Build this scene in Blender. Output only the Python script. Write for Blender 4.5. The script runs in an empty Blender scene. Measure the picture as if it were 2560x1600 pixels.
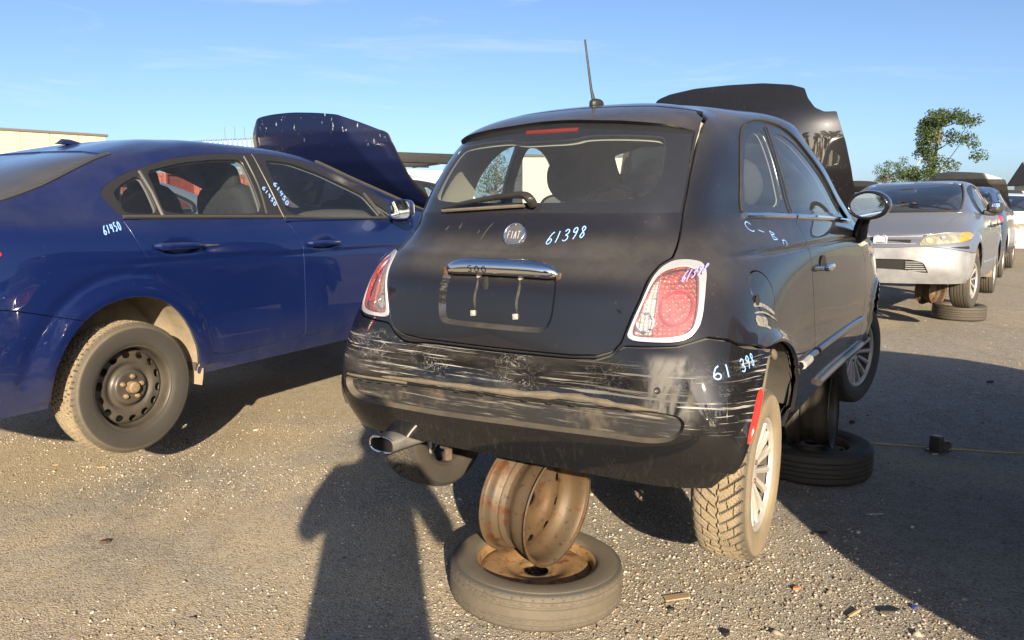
import bpy, bmesh, math, random
import numpy as np
from mathutils import Vector, Matrix
from mathutils.bvhtree import BVHTree

# ---------------------------------------------------------------- camera, sky, sun, exposure
SC = bpy.context.scene
COL = SC.collection
R = math.radians
SUN_AZ, SUN_EL = -9.5, 18.5            # the light travels forward and a little to the left
cam = bpy.data.cameras.new('camera'); camo = bpy.data.objects.new('camera', cam); COL.objects.link(camo)
cam.sensor_width = 36.0; cam.lens = 36.0 * 1915.5 / 2560.0
cam.clip_start = 0.05; cam.clip_end = 3000
camo.location = (0, 0, 1.38); camo.rotation_euler = (math.pi / 2 - 0.1424, 0, 0)
SC.camera = camo

world = bpy.data.worlds.new('World'); SC.world = world; world.use_nodes = True
wn = world.node_tree.nodes; wl = world.node_tree.links
for n in list(wn): wn.remove(n)
w_out = wn.new('ShaderNodeOutputWorld'); w_bg = wn.new('ShaderNodeBackground')
sky = wn.new('ShaderNodeTexSky'); sky.sky_type = 'NISHITA'; sky.sun_disc = False
sky.sun_elevation = R(SUN_EL); sky.sun_rotation = R(180.0 + SUN_AZ)
sky.altitude = 50; sky.air_density = 0.65; sky.dust_density = 1.5; sky.ozone_density = 2.6
w_bg.inputs['Strength'].default_value = 0.080
# faint wisps of high cloud, all round the sky
w_tc = wn.new('ShaderNodeTexCoord'); w_mp = wn.new('ShaderNodeMapping'); w_mp.inputs['Scale'].default_value = (1.2, 1.2, 9.0); wl.new(w_tc.outputs['Generated'], w_mp.inputs['Vector'])
w_nz = wn.new('ShaderNodeTexNoise'); w_nz.inputs['Scale'].default_value = 3.2; w_nz.inputs['Detail'].default_value = 7; w_nz.inputs['Roughness'].default_value = .62; w_nz.inputs['Distortion'].default_value = .6; wl.new(w_mp.outputs[0], w_nz.inputs['Vector'])
w_rp = wn.new('ShaderNodeMapRange'); w_rp.interpolation_type = 'SMOOTHSTEP'; w_rp.inputs[1].default_value = .52; w_rp.inputs[2].default_value = .80; w_rp.inputs[4].default_value = .34; wl.new(w_nz.outputs[0], w_rp.inputs[0])
w_mx = wn.new('ShaderNodeMix'); w_mx.data_type = 'RGBA'; wl.new(w_rp.outputs[0], w_mx.inputs[0]); wl.new(sky.outputs[0], w_mx.inputs[6]); w_mx.inputs[7].default_value = (4.6, 5.0, 5.6, 1)
wl.new(w_mx.outputs[2], w_bg.inputs['Color']); wl.new(w_bg.outputs[0], w_out.inputs['Surface'])

sd = bpy.data.lights.new('sun', 'SUN'); sd.energy = 5.0; sd.angle = R(0.53); sd.color = (1.0, 0.83, 0.60)
suno = bpy.data.objects.new('sun', sd); COL.objects.link(suno)
_sv = Vector((math.sin(R(SUN_AZ)) * math.cos(R(SUN_EL)), math.cos(R(SUN_AZ)) * math.cos(R(SUN_EL)), -math.sin(R(SUN_EL))))
suno.rotation_euler = _sv.to_track_quat('-Z', 'Y').to_euler(); suno.location = (4, -20, 12)

SC.view_settings.view_transform = 'Standard'; SC.view_settings.look = 'None'
SC.view_settings.exposure = 1.3; SC.view_settings.gamma = 1.0; SC.view_settings.use_curve_mapping = False
SC.render.film_transparent = False
try:
    SC.cycles.max_bounces = 8; SC.cycles.transparent_max_bounces = 16; SC.cycles.caustics_reflective = False; SC.cycles.caustics_refractive = False
    SC.cycles.use_denoising = True
    SC.cycles.sample_clamp_indirect = 6.0
except Exception: pass
rng = np.random.default_rng(7); random.seed(7)

# ---------------------------------------------------------------- materials
class NT:
    """tiny node-tree helper"""
    def __init__(s, name):
        s.m = bpy.data.materials.new(name); s.m.use_nodes = True; s.t = s.m.node_tree; s.n = s.t.nodes; s.l = s.t.links
        for q in list(s.n): s.n.remove(q)
        s.out = s.n.new('ShaderNodeOutputMaterial')
    def node(s, typ, **kw):
        q = s.n.new(typ)
        for k, v in kw.items():
            if k in q.inputs: s.put(q.inputs[k], v)
            else: setattr(q, k, v)
        return q
    def put(s, sock, v):
        if hasattr(v, 'is_linked') or isinstance(v, bpy.types.NodeSocket): s.l.new(v, sock)
        else:
            if isinstance(v, tuple) and len(v) == 3 and sock.type == 'RGBA': v = (*v, 1)
            sock.default_value = v
    def coord(s, kind='Object'): return s.node('ShaderNodeTexCoord').outputs[kind]
    def mapping(s, vec, scale=(1, 1, 1), loc=(0, 0, 0), rot=(0, 0, 0)):
        q = s.node('ShaderNodeMapping'); s.put(q.inputs['Vector'], vec); q.inputs['Scale'].default_value = scale; q.inputs['Location'].default_value = loc; q.inputs['Rotation'].default_value = rot
        return q.outputs[0]
    def noise(s, vec, scale=5, detail=4, rough=.6, dist=0, out=0):
        q = s.node('ShaderNodeTexNoise'); s.put(q.inputs['Vector'], vec); q.inputs['Scale'].default_value = scale; q.inputs['Detail'].default_value = detail; q.inputs['Roughness'].default_value = rough; q.inputs['Distortion'].default_value = dist
        return q.outputs[out]
    def voro(s, vec, scale=5, feature='F1', out='Distance', rnd=1):
        q = s.node('ShaderNodeTexVoronoi'); q.feature = feature; s.put(q.inputs['Vector'], vec); q.inputs['Scale'].default_value = scale; q.inputs['Randomness'].default_value = rnd
        return q.outputs[out]
    def ramp(s, fac, stops, interp='LINEAR'):
        q = s.node('ShaderNodeValToRGB'); s.put(q.inputs[0], fac); e = q.color_ramp; e.interpolation = interp
        while len(e.elements) > 1: e.elements.remove(e.elements[-1])
        for i, (p, c) in enumerate(stops):
            el = e.elements[0] if i == 0 else e.elements.new(p)
            el.position = p; el.color = (c, c, c, 1) if not isinstance(c, tuple) else (*c, 1) if len(c) == 3 else c
        return q.outputs[0]
    def math(s, op, a, b=0.0, c=None, clamp=False):
        q = s.node('ShaderNodeMath'); q.operation = op; q.use_clamp = clamp; s.put(q.inputs[0], a); s.put(q.inputs[1], b)
        if c is not None: s.put(q.inputs[2], c)
        return q.outputs[0]
    def mix(s, fac, a, b, blend='MIX'):
        q = s.node('ShaderNodeMix'); q.data_type = 'RGBA'; q.blend_type = blend
        s.put(q.inputs[0], fac); s.put(q.inputs[6], a); s.put(q.inputs[7], b); return q.outputs[2]
    def mixf(s, fac, a, b):
        q = s.node('ShaderNodeMix'); q.data_type = 'FLOAT'; s.put(q.inputs[0], fac); s.put(q.inputs[2], a); s.put(q.inputs[3], b); return q.outputs[0]
    def sep(s, vec):
        q = s.node('ShaderNodeSeparateXYZ'); s.put(q.inputs[0], vec); return q.outputs
    def bump(s, height, strength=.3, dist=.01, normal=None):
        q = s.node('ShaderNodeBump'); s.put(q.inputs['Height'], height); q.inputs['Strength'].default_value = strength; q.inputs['Distance'].default_value = dist
        if normal is not None: s.put(q.inputs['Normal'], normal)
        return q.outputs[0]
    def bsdf(s, **kw):
        q = s.node('ShaderNodeBsdfPrincipled')
        for k, v in kw.items(): s.put(q.inputs[k.replace('_', ' ')], v)
        s.l.new(q.outputs[0], s.out.inputs[0]); return q
    def smooth(s, x, lo, hi):
        q = s.node('ShaderNodeMapRange'); q.interpolation_type = 'SMOOTHSTEP'; s.put(q.inputs[0], x)
        q.inputs[1].default_value = lo; q.inputs[2].default_value = hi; return q.outputs[0]
MAT = {}
def mat(name, base, rough=.5, metal=0., coat=0., var=.0, vscale=8, bump=0., bscale=60, spec=.5, dust=0., coatr=.06):
    if name in MAT: return MAT[name]
    t = NT(name); co = t.coord(); c = base
    if var: 
        f = t.noise(co, vscale, 5, .65)
        c = t.mix(t.ramp(f, [(.3, 0.), (.7, 1.)]), tuple(max(0, q * (1 - var)) for q in base), tuple(min(1, q * (1 + var)) for q in base))
    if dust:
        d = t.math('MULTIPLY', t.ramp(t.noise(co, 3, 8, .7), [(.3, .25), (.75, 1.)]), dust)
        c = t.mix(d, c, (.30, .245, .17)); rough = t.mixf(d, rough, .9); metal = t.mixf(d, metal, 0.)
    b = t.bsdf(Base_Color=c, Roughness=rough, Metallic=metal, Coat_Weight=coat, Coat_Roughness=coatr, Specular_IOR_Level=spec)
    if bump: t.put(b.inputs['Normal'], t.bump(t.noise(co, bscale, 5, .6), bump, .004))
    MAT[name] = t.m; return t.m
def paint(name, base, metal=.3, rough=.35, dust=.12, coatr=.03, chips=.0, base2=None, coat=1., topdust=.35, ior=1.5, spec=.5, lowdust=0.):
    """clear-coated car paint with settled dust, heavier on faces that look up and low on the sides"""
    t = NT(name); co = t.coord(); geo = t.node('ShaderNodeNewGeometry')
    nz = t.sep(geo.outputs['Normal'])[2]; pz = t.sep(co)[2]
    up = t.smooth(nz, .25, .95); low = t.smooth(pz, .62, .22)
    d0 = t.ramp(t.noise(co, 2.3, 9, .72), [(.28, .1), (.8, 1.)])
    amt = t.math('ADD', t.math('MULTIPLY', up, topdust), t.math('ADD', t.math('MULTIPLY', low, dust * 2.2 + lowdust), dust * .5))
    d = t.math('MULTIPLY', d0, amt, clamp=True)
    c = base if base2 is None else t.mix(t.noise(co, 1.1, 2, .5), base, base2)
    c = t.mix(d, c, (.24, .225, .20))
    streak = t.noise(t.mapping(co, (22, 22, 1.5)), 1.6, 5, .7)
    c = t.mix(t.math('MULTIPLY', t.math('MULTIPLY', t.smooth(streak, .62, .72), low), .5 * min(1, dust * 4 + lowdust * 2)), c, (.26, .23, .185))
    if chips: 
        k = t.smooth(t.noise(co, 46, 2, .5), .70, .74); c = t.mix(t.math('MULTIPLY', k, chips), c, (.6, .58, .55))
    b = t.bsdf(Base_Color=c, Metallic=metal, Roughness=t.mixf(d, rough, .85), Coat_Weight=t.mixf(d, coat, coat * .35), Coat_Roughness=t.mixf(t.math('MULTIPLY', t.math('MULTIPLY', d0, up), .8), coatr, .25), Coat_IOR=ior, Specular_IOR_Level=spec)
    t.put(b.inputs['Normal'], t.bump(t.noise(co, 3.2, 2, .4), .035, .02))
    return t.m
def glass(name, tint=(.62, .72, .70), dust=.12, gloss=1., ior=1.5, film=.06):
    """a thin pane: tinted see-through film, mirror reflection by Fresnel, and a haze of dust"""
    t = NT(name); co = t.coord()
    tr = t.node('ShaderNodeBsdfTransparent', Color=tint); gl = t.node('ShaderNodeBsdfGlossy', Roughness=film, Color=(1, 1, 1)); df = t.node('ShaderNodeBsdfDiffuse', Color=(.36, .37, .38))
    ge = t.node('ShaderNodeNewGeometry'); dt = t.node('ShaderNodeVectorMath', operation='DOT_PRODUCT'); t.l.new(ge.outputs['Normal'], dt.inputs[0]); t.l.new(ge.outputs['Incoming'], dt.inputs[1])
    fr = t.math('ADD', t.math('MULTIPLY', t.math('POWER', t.math('SUBTRACT', 1., t.math('ABSOLUTE', dt.outputs['Value']), clamp=True), 5.), .92), .08)      # both faces of a thin pane
    m1 = t.node('ShaderNodeMixShader'); t.put(m1.inputs[0], t.math('MULTIPLY', fr, gloss, clamp=True)); t.l.new(tr.outputs[0], m1.inputs[1]); t.l.new(gl.outputs[0], m1.inputs[2])
    m2 = t.node('ShaderNodeMixShader'); t.put(m2.inputs[0], t.math('MULTIPLY', t.ramp(t.noise(co, 2.2, 8, .7), [(.25, .35), (.8, 1.)]), dust)); t.l.new(m1.outputs[0], m2.inputs[1]); t.l.new(df.outputs[0], m2.inputs[2])
    t.l.new(m2.outputs[0], t.out.inputs[0]); return t.m

# ---------------------------------------------------------------- mesh tools: a mesh is (verts, normals or None, triangles)
def link(name, me, parent=None):
    o = bpy.data.objects.new(name, me); COL.objects.link(o)
    if parent is not None: o.parent = parent
    return o
def compact(V, N, F):
    if len(F) == 0: return np.zeros((0, 3)), None if N is None else np.zeros((0, 3)), np.zeros((0, 3), int)
    u, inv = np.unique(F, return_inverse=True)
    return V[u], None if N is None else N[u], inv.reshape(-1, 3)
def join(ms):
    Vs, Ns, Fs, k = [], [], [], 0
    ok = all(m[1] is not None for m in ms)
    for V, N, F in ms:
        Vs.append(V); Fs.append(np.asarray(F, int).reshape(-1, 3) + k); k += len(V)
        if ok: Ns.append(N)
    return np.concatenate(Vs), np.concatenate(Ns) if ok else None, np.concatenate(Fs)
def split(M, s):
    """cut a triangle mesh along s = 0; returns (s < 0 part, s > 0 part)"""
    V, N, F = M
    s = np.where(np.abs(s) < 1e-6, 1e-6, s); inn = s < 0; c = inn[F].sum(1)
    Fi, Fo = F[c == 3], F[c == 0]
    adds_i, adds_o = [], []
    mix = F[(c == 1) | (c == 2)]
    if len(mix):
        mi = inn[mix]; lone_in = mi.sum(1) == 1
        k = np.where(lone_in, np.argmax(mi, 1), np.argmax(~mi, 1)); r = np.arange(len(mix))
        a, b, d = mix[r, k], mix[r, (k + 1) % 3], mix[r, (k + 2) % 3]
        E = np.concatenate([np.sort(np.stack([a, b], 1), 1), np.sort(np.stack([a, d], 1), 1)])
        U, inv = np.unique(E, axis=0, return_inverse=True); inv = inv.reshape(-1)
        t = (s[U[:, 0]] / (s[U[:, 0]] - s[U[:, 1]]))[:, None]
        nv = V[U[:, 0]] * (1 - t) + V[U[:, 1]] * t; base = len(V); V = np.concatenate([V, nv])
        if N is not None:
            nn = N[U[:, 0]] * (1 - t) + N[U[:, 1]] * t; nn /= np.linalg.norm(nn, axis=1, keepdims=True) + 1e-12; N = np.concatenate([N, nn])
        p, q = base + inv[:len(mix)], base + inv[len(mix):]
        T1 = np.stack([a, p, q], 1); T2 = np.concatenate([np.stack([p, b, d], 1), np.stack([p, d, q], 1)])
        l2 = np.concatenate([lone_in, lone_in])
        adds_i = [T1[lone_in], T2[~l2]]; adds_o = [T1[~lone_in], T2[l2]]
        Fi = np.concatenate([Fi] + adds_i); Fo = np.concatenate([Fo] + adds_o)
    return compact(V, N, Fi), compact(V, N, Fo)
def mk(name, M, m, parent=None, rim=0., smooth=True, angle=40, weld=False, normals=True):
    V, N, F = M
    if len(F) == 0: return None
    if rim:
        E = np.concatenate([F[:, [0, 1]], F[:, [1, 2]], F[:, [2, 0]]])
        key = np.sort(E, 1); U, inv, cnt = np.unique(key, axis=0, return_inverse=True, return_counts=True)
        B = E[cnt[inv.reshape(-1)] == 1]
        A, Bv = V[B[:, 0]], V[B[:, 1]]; NA, NB = N[B[:, 0]], N[B[:, 1]]
        fn = np.cross(Bv - A, NA); fn /= np.linalg.norm(fn, axis=1, keepdims=True) + 1e-9
        k = len(V); n = len(B); i = np.arange(n)
        V = np.concatenate([V, A, Bv, A - NA * rim, Bv - NB * rim]); N = np.concatenate([N, fn * .7 + NA * .7, fn * .7 + NB * .7, fn, fn])
        N /= np.linalg.norm(N, axis=1, keepdims=True) + 1e-12
        F = np.concatenate([F, np.stack([k + n + i, k + i, k + 2 * n + i], 1), np.stack([k + n + i, k + 2 * n + i, k + 3 * n + i], 1)])
    me = bpy.data.meshes.new(name)
    me.vertices.add(len(V)); me.vertices.foreach_set('co', np.ascontiguousarray(V, np.float32).ravel())
    me.loops.add(len(F) * 3); me.loops.foreach_set('vertex_index', np.ascontiguousarray(F, np.int32).ravel())
    me.polygons.add(len(F)); me.polygons.foreach_set('loop_start', np.arange(0, len(F) * 3, 3, dtype=np.int32))
    me.update(calc_edges=True); me.validate(clean_customdata=False)
    if smooth: me.polygons.foreach_set('use_smooth', np.ones(len(me.polygons), bool))
    if smooth and N is not None and normals and len(me.vertices) == len(V):
        me.normals_split_custom_set_from_vertices(np.ascontiguousarray(N, np.float32))
    elif smooth: me.set_sharp_from_angle(angle=R(angle))
    for q in (m if isinstance(m, (list, tuple)) else [m]): me.materials.append(q)
    return link(name, me, parent)
def empty(name, loc=(0, 0, 0), rot=(0, 0, 0)):
    o = bpy.data.objects.new(name, None); o.location = loc; o.rotation_euler = rot; o.empty_display_size = .2; COL.objects.link(o); return o
def tag(o, label=None, cat=None, group=None, kind=None):
    if label: o['label'] = label
    if cat: o['category'] = cat
    if group: o['group'] = group
    if kind: o['kind'] = kind
    return o
def copy_tree(o, parent=None):
    c = o.copy(); COL.objects.link(c); c.parent = parent
    for ch in o.children: copy_tree(ch, c)
    return c
def xf(M, loc=(0, 0, 0), rot=None, scale=(1, 1, 1)):
    V, N, F = M; V = V * np.array(scale)
    if np.prod(scale) < 0: F = F[:, ::-1]
    if rot is not None:
        A = np.array(rot.to_3x3() if hasattr(rot, 'to_3x3') else rot); V = V @ A.T; N = None if N is None else N @ A.T
    return V + np.array(loc), N, F
def euler(x=0, y=0, z=0):
    from mathutils import Euler
    return Euler((x, y, z)).to_matrix()
def grid_tris(nu, nv, closed_u=False, closed_v=False):
    iu = np.arange(nu if closed_u else nu - 1); iv = np.arange(nv if closed_v else nv - 1)
    a, b = np.meshgrid(iu, iv, indexing='ij'); a1, b1 = (a + 1) % nu, (b + 1) % nv
    A, B, C, D = (a * nv + b).ravel(), (a1 * nv + b).ravel(), (a1 * nv + b1).ravel(), (a * nv + b1).ravel()
    return np.concatenate([np.stack([A, B, C], 1), np.stack([A, C, D], 1)])
def lathe(prof, n=48, a0=0., a1=2 * math.pi):
    """profile [(r, x)] turned about the X axis"""
    p = np.array(prof, float); full = abs(a1 - a0 - 2 * math.pi) < 1e-6
    th = np.linspace(a0, a1, n, endpoint=not full)
    V = np.stack([np.broadcast_to(p[None, :, 1], (n, len(p))), p[None, :, 0] * np.cos(th)[:, None], p[None, :, 0] * np.sin(th)[:, None]], -1).reshape(-1, 3)
    return V, None, grid_tris(n, len(p), closed_u=full)
def frames(P):
    P = np.asarray(P, float); T = np.gradient(P, axis=0); T /= np.linalg.norm(T, axis=1, keepdims=True) + 1e-12
    up = np.array([0, 0, 1.]) if abs(T[0, 2]) < .9 else np.array([1., 0, 0])
    A = np.cross(T, up); A /= np.linalg.norm(A, axis=1, keepdims=True) + 1e-12
    return P, T, A, np.cross(A, T)
def tube(P, r, n=8, cap=True, flat=1.):
    P, T, A, B = frames(P); r = np.broadcast_to(np.asarray(r, float), (len(P),))
    th = np.linspace(0, 2 * math.pi, n, endpoint=False)
    V = (P[:, None] + r[:, None, None] * (A[:, None] * np.cos(th)[None, :, None] + flat * B[:, None] * np.sin(th)[None, :, None])).reshape(-1, 3)
    F = grid_tris(len(P), n, closed_v=True)
    if cap:
        k = len(V); V = np.concatenate([V, P[:1], P[-1:]]); i = np.arange(n); j = (i + 1) % n; e = (len(P) - 1) * n
        F = np.concatenate([F, np.stack([np.full(n, k), i, j], 1), np.stack([np.full(n, k + 1), e + j, e + i], 1)])
    return V, None, F
def box(c, s, bev=0., seg=2):
    bm = bmesh.new(); bmesh.ops.create_cube(bm, size=1.0)
    for v in bm.verts: v.co = Vector((v.co.x * s[0], v.co.y * s[1], v.co.z * s[2]))
    if bev: bmesh.ops.bevel(bm, geom=bm.edges[:], offset=bev, segments=seg, affect='EDGES', profile=.6)
    bmesh.ops.triangulate(bm, faces=bm.faces[:]); bm.verts.index_update()
    V = np.array([v.co[:] for v in bm.verts]) + np.array(c); F = np.array([[v.index for v in f.verts] for f in bm.faces]); bm.free()
    return V, None, F
def sell(c, r, e1=1., e2=1., n=20):
    """superellipsoid"""
    u = np.linspace(-math.pi / 2, math.pi / 2, n); v = np.linspace(-math.pi, math.pi, 2 * n, endpoint=False)
    pw = lambda a, e: np.sign(a) * np.abs(a) ** e
    cu, su, cv, sv = pw(np.cos(u), e1), pw(np.sin(u), e1), pw(np.cos(v), e2), pw(np.sin(v), e2)
    V = np.stack([r[0] * cu[:, None] * cv[None], r[1] * cu[:, None] * sv[None], r[2] * np.broadcast_to(su[:, None], (n, 2 * n))], -1).reshape(-1, 3) + np.array(c)
    return V, None, grid_tris(n, 2 * n, closed_v=True)[:, ::-1]
def prism(poly, d, axis=1, at=0., bev=0.):
    """extrude a 2-D polygon [(a, b)] by d along an axis; a, b run along the two other axes in order"""
    bm = bmesh.new(); o = [i for i in range(3) if i != axis]; vs = []
    for a, b in poly:
        v = [0, 0, 0]; v[o[0]] = a; v[o[1]] = b; v[axis] = at; vs.append(bm.verts.new(v))
    f = bm.faces.new(vs); r = bmesh.ops.extrude_face_region(bm, geom=[f]); dv = [0, 0, 0]; dv[axis] = d
    for v in [g for g in r['geom'] if isinstance(g, bmesh.types.BMVert)]: v.co += Vector(dv)
    bmesh.ops.recalc_face_normals(bm, faces=bm.faces[:])
    if bev: bmesh.ops.bevel(bm, geom=bm.edges[:], offset=bev, segments=2, affect='EDGES', profile=.6)
    bmesh.ops.triangulate(bm, faces=bm.faces[:]); bm.verts.index_update()
    V = np.array([v.co[:] for v in bm.verts]); F = np.array([[v.index for v in f.verts] for f in bm.faces]); bm.free()
    return V, None, F
def catmull(pts, n=8, closed=False):
    P = np.array(pts, float); m = len(P); out = []
    rngs = range(m) if closed else range(m - 1)
    for i in rngs:
        if closed: p0, p1, p2, p3 = P[(i - 1) % m], P[i], P[(i + 1) % m], P[(i + 2) % m]
        else: p0, p1, p2, p3 = P[max(i - 1, 0)], P[i], P[i + 1], P[min(i + 2, m - 1)]
        for t in np.linspace(0, 1, n, endpoint=False):
            out.append(.5 * ((2 * p1) + (-p0 + p2) * t + (2 * p0 - 5 * p1 + 4 * p2 - p3) * t * t + (-p0 + 3 * p1 - 3 * p2 + p3) * t ** 3))
    if not closed: out.append(P[-1])
    return np.array(out)
def chaikin(pts, k=2, closed=True, w=.25):
    P = np.array(pts, float)
    for _ in range(k):
        Q = np.roll(P, -1, 0) if closed else P[1:]
        A = P if closed else P[:-1]
        N = np.empty((2 * len(A), P.shape[1])); N[0::2] = A * (1 - w) + Q * w; N[1::2] = A * w + Q * (1 - w)
        P = N if closed else np.concatenate([P[:1], N, P[-1:]])
    return P
def poly_sd(a, b, poly):
    """signed distance (negative inside) of points (a, b) to a closed polygon"""
    P = np.asarray(poly, float); x = np.stack([a, b], 1); d = np.full(len(x), 1e9); ins = np.zeros(len(x), bool)
    lo, hi = P.min(0) - .12, P.max(0) + .12
    m = ((x > lo) & (x < hi)).all(1); idx = np.where(m)[0]
    if len(idx) == 0: return np.full(len(x), 1.)
    y = x[idx]; dd = np.full(len(y), 1e9); ii = np.zeros(len(y), bool)
    for p, q in zip(P, np.roll(P, -1, 0)):
        e = q - p; w = y - p; t = np.clip((w @ e) / (e @ e + 1e-15), 0, 1)
        dd = np.minimum(dd, ((w - t[:, None] * e) ** 2).sum(1))
        c = (p[1] > y[:, 1]) != (q[1] > y[:, 1])
        if c.any(): ii ^= c & (y[:, 0] < (q[0] - p[0]) * (y[:, 1] - p[1]) / (q[1] - p[1] + 1e-15) + p[0])
    r = np.full(len(x), 1.); r[idx] = np.sqrt(dd) * np.where(ii, -1, 1); return r
def line_d(a, b, pts):
    """distance to an open polyline"""
    P = np.asarray(pts, float); x = np.stack([a, b], 1); d = np.full(len(x), 1e9)
    for p, q in zip(P[:-1], P[1:]):
        e = q - p; w = x - p; t = np.clip((w @ e) / (e @ e + 1e-15), 0, 1); d = np.minimum(d, ((w - t[:, None] * e) ** 2).sum(1))
    return np.sqrt(d)
def _spline_mat(n, m):
    A = np.zeros((n, n)); B = np.zeros((n, n)); A[0, 0] = A[-1, -1] = 1
    for i in range(1, n - 1): A[i, i - 1:i + 2] = (1, 4, 1); B[i, i - 1:i + 2] = (6, -12, 6)
    Mx = np.linalg.solve(A, B); t = np.linspace(0, n - 1, (n - 1) * m + 1); k = np.minimum(t.astype(int), n - 2); I = np.eye(n); E = np.zeros((len(t), n))
    for r, (ki, si) in enumerate(zip(k, t - k)):
        a, b = 1 - si, si; E[r] = a * I[ki] + b * I[ki + 1] + ((a ** 3 - a) * Mx[ki] + (b ** 3 - b) * Mx[ki + 1]) / 6
    return E
def net_table(rows):
    out = []
    for z, pts in rows:
        n = len(pts)
        if isinstance(z, dict): k = sorted(z); zz = np.interp(np.arange(n), k, [z[i] for i in k])
        else: zz = np.full(n, z)
        out.append([(x, y, q) for (x, y), q in zip(pts, zz)])
    return np.array(out)
def shell(net, mu=8, mv=8, disp=None, scale=(1, 1, 1)):
    """body surface through a net of points (right half), mirrored and welded"""
    G = np.einsum('ar,bc,rck->abk', _spline_mat(net.shape[0], mv), _spline_mat(net.shape[1], mu), net) * np.array(scale)
    G[:, 0, 0] = 0; G[:, -1, 0] = 0; G[-1, :, 0] = 0; G[..., 0] = np.maximum(G[..., 0], 0)
    def nrm(G):
        N = np.cross(np.gradient(G, axis=1), np.gradient(G, axis=0)); l = np.linalg.norm(N, axis=-1, keepdims=True)
        N = N / np.maximum(l, 1e-12); N[-1] = N[-2]; N[:, 0, 0] = 0; N[:, -1, 0] = 0; N[-1, :, 0] = 0
        return N / (np.linalg.norm(N, axis=-1, keepdims=True) + 1e-12)
    N = nrm(G)
    if (N[..., 0] * G[..., 0]).sum() < 0: N = -N; flip = True
    else: flip = False
    if disp is not None:
        G = G + N * disp(G)[..., None]; N = nrm(G) * (-1 if flip else 1)
    nv, nu = G.shape[:2]; V = G.reshape(-1, 3); NN = N.reshape(-1, 3); F = grid_tris(nv, nu)
    fn = np.cross(V[F[:, 1]] - V[F[:, 0]], V[F[:, 2]] - V[F[:, 0]])
    if (fn * NN[F[:, 0]]).sum() < 0: F = F[:, ::-1]
    V2 = V * [-1, 1, 1]; N2 = NN * [-1, 1, 1]
    Va = np.concatenate([V, V2]); Na = np.concatenate([NN, N2]); Fa = np.concatenate([F, F[:, ::-1] + len(V)])
    key = np.round(Va * 1e5).astype(np.int64); U, first, inv = np.unique(key, axis=0, return_index=True, return_inverse=True); inv = inv.reshape(-1)
    Va, Na, Fa = Va[first], Na[first], inv[Fa]
    ok = (Fa[:, 0] != Fa[:, 1]) & (Fa[:, 1] != Fa[:, 2]) & (Fa[:, 0] != Fa[:, 2])
    return Va, Na, Fa[ok]
def offset(M, d): return M[0] + M[1] * d, M[1], M[2]
def bvh(M): return BVHTree.FromPolygons([tuple(v) for v in M[0]], [tuple(int(i) for i in f) for f in M[2]])
def snap(b, p, d):
    """project a point along d onto a surface -> (location, normal)"""
    p = Vector(p); d = Vector(d).normalized(); l, n, i, q = b.ray_cast(p - d * 2, d)
    if l is None: l, n, i, q = b.find_nearest(p)
    if n.dot(d) > 0: n = -n
    return np.array(l), np.array(n)
def ribbon(P, N, w, taper=False):
    P = np.asarray(P); N = np.asarray(N); T = np.gradient(P, axis=0); S = np.cross(T, N); S /= np.linalg.norm(S, axis=1, keepdims=True) + 1e-12
    k = np.full(len(P), w / 2.)
    if taper: k = k * np.clip(np.minimum(np.arange(len(P)), np.arange(len(P))[::-1]) / 2. + .3, 0, 1)
    V = np.stack([P - S * k[:, None], P + S * k[:, None]], 1).reshape(-1, 3)
    F = grid_tris(len(P), 2); k = np.cross(V[F[0, 1]] - V[F[0, 0]], V[F[0, 2]] - V[F[0, 0]])
    return V, np.repeat(N, 2, 0), F if k @ N[0] > 0 else F[:, ::-1]
GLY = {'6': [[(.75, 1), (.45, .85), (.2, .5), (.1, .2), (.3, 0), (.6, .05), (.7, .3), (.45, .45), (.18, .3)]], '1': [[(.4, 1), (.36, .5), (.3, 0)]],
 '3': [[(.1, .85), (.35, 1), (.65, .9), (.6, .65), (.3, .52), (.62, .42), (.7, .15), (.4, 0), (.08, .12)]],
 '9': [[(.7, .75), (.45, .6), (.18, .7), (.25, .95), (.55, 1), (.7, .8), (.62, .4), (.45, 0)]],
 '8': [[(.65, .85), (.4, 1), (.2, .82), (.42, .55), (.68, .25), (.45, 0), (.2, .18), (.4, .5), (.62, .72), (.65, .85)]],
 '4': [[(.2, 1), (.12, .5), (.6, .5)], [(.62, .95), (.55, 0)]], '5': [[(.7, 1), (.25, .98), (.2, .58), (.5, .6), (.65, .3), (.45, .02), (.1, .08)]],
 '0': [[(.4, 1), (.15, .7), (.18, .2), (.45, 0), (.7, .3), (.66, .8), (.4, 1)]],
 'C': [[(.7, .85), (.4, 1), (.12, .6), (.2, .1), (.55, .02), (.72, .2)]], 'B': [[(.2, 1), (.15, 0)], [(.2, 1), (.6, .85), (.2, .55), (.65, .3), (.15, 0)]], '-': [[(.1, .5), (.6, .5)]], 'n': [[(.15, .55), (.12, 0)], [(.13, .4), (.4, .6), (.6, .45), (.6, 0)]],
 'F': [[(.15, 0), (.15, 1), (.75, 1)], [(.15, .55), (.6, .55)]], 'I': [[(.4, 0), (.4, 1)]], 'A': [[(.05, 0), (.4, 1), (.75, 0)], [(.2, .4), (.62, .4)]], 'T': [[(.4, 0), (.4, 1)], [(.02, 1), (.78, 1)]],
 'O': [[(.4, 1), (.1, .8), (.05, .5), (.1, .2), (.4, 0), (.7, .2), (.78, .5), (.7, .8), (.4, 1)]], ' ': []}
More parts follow.
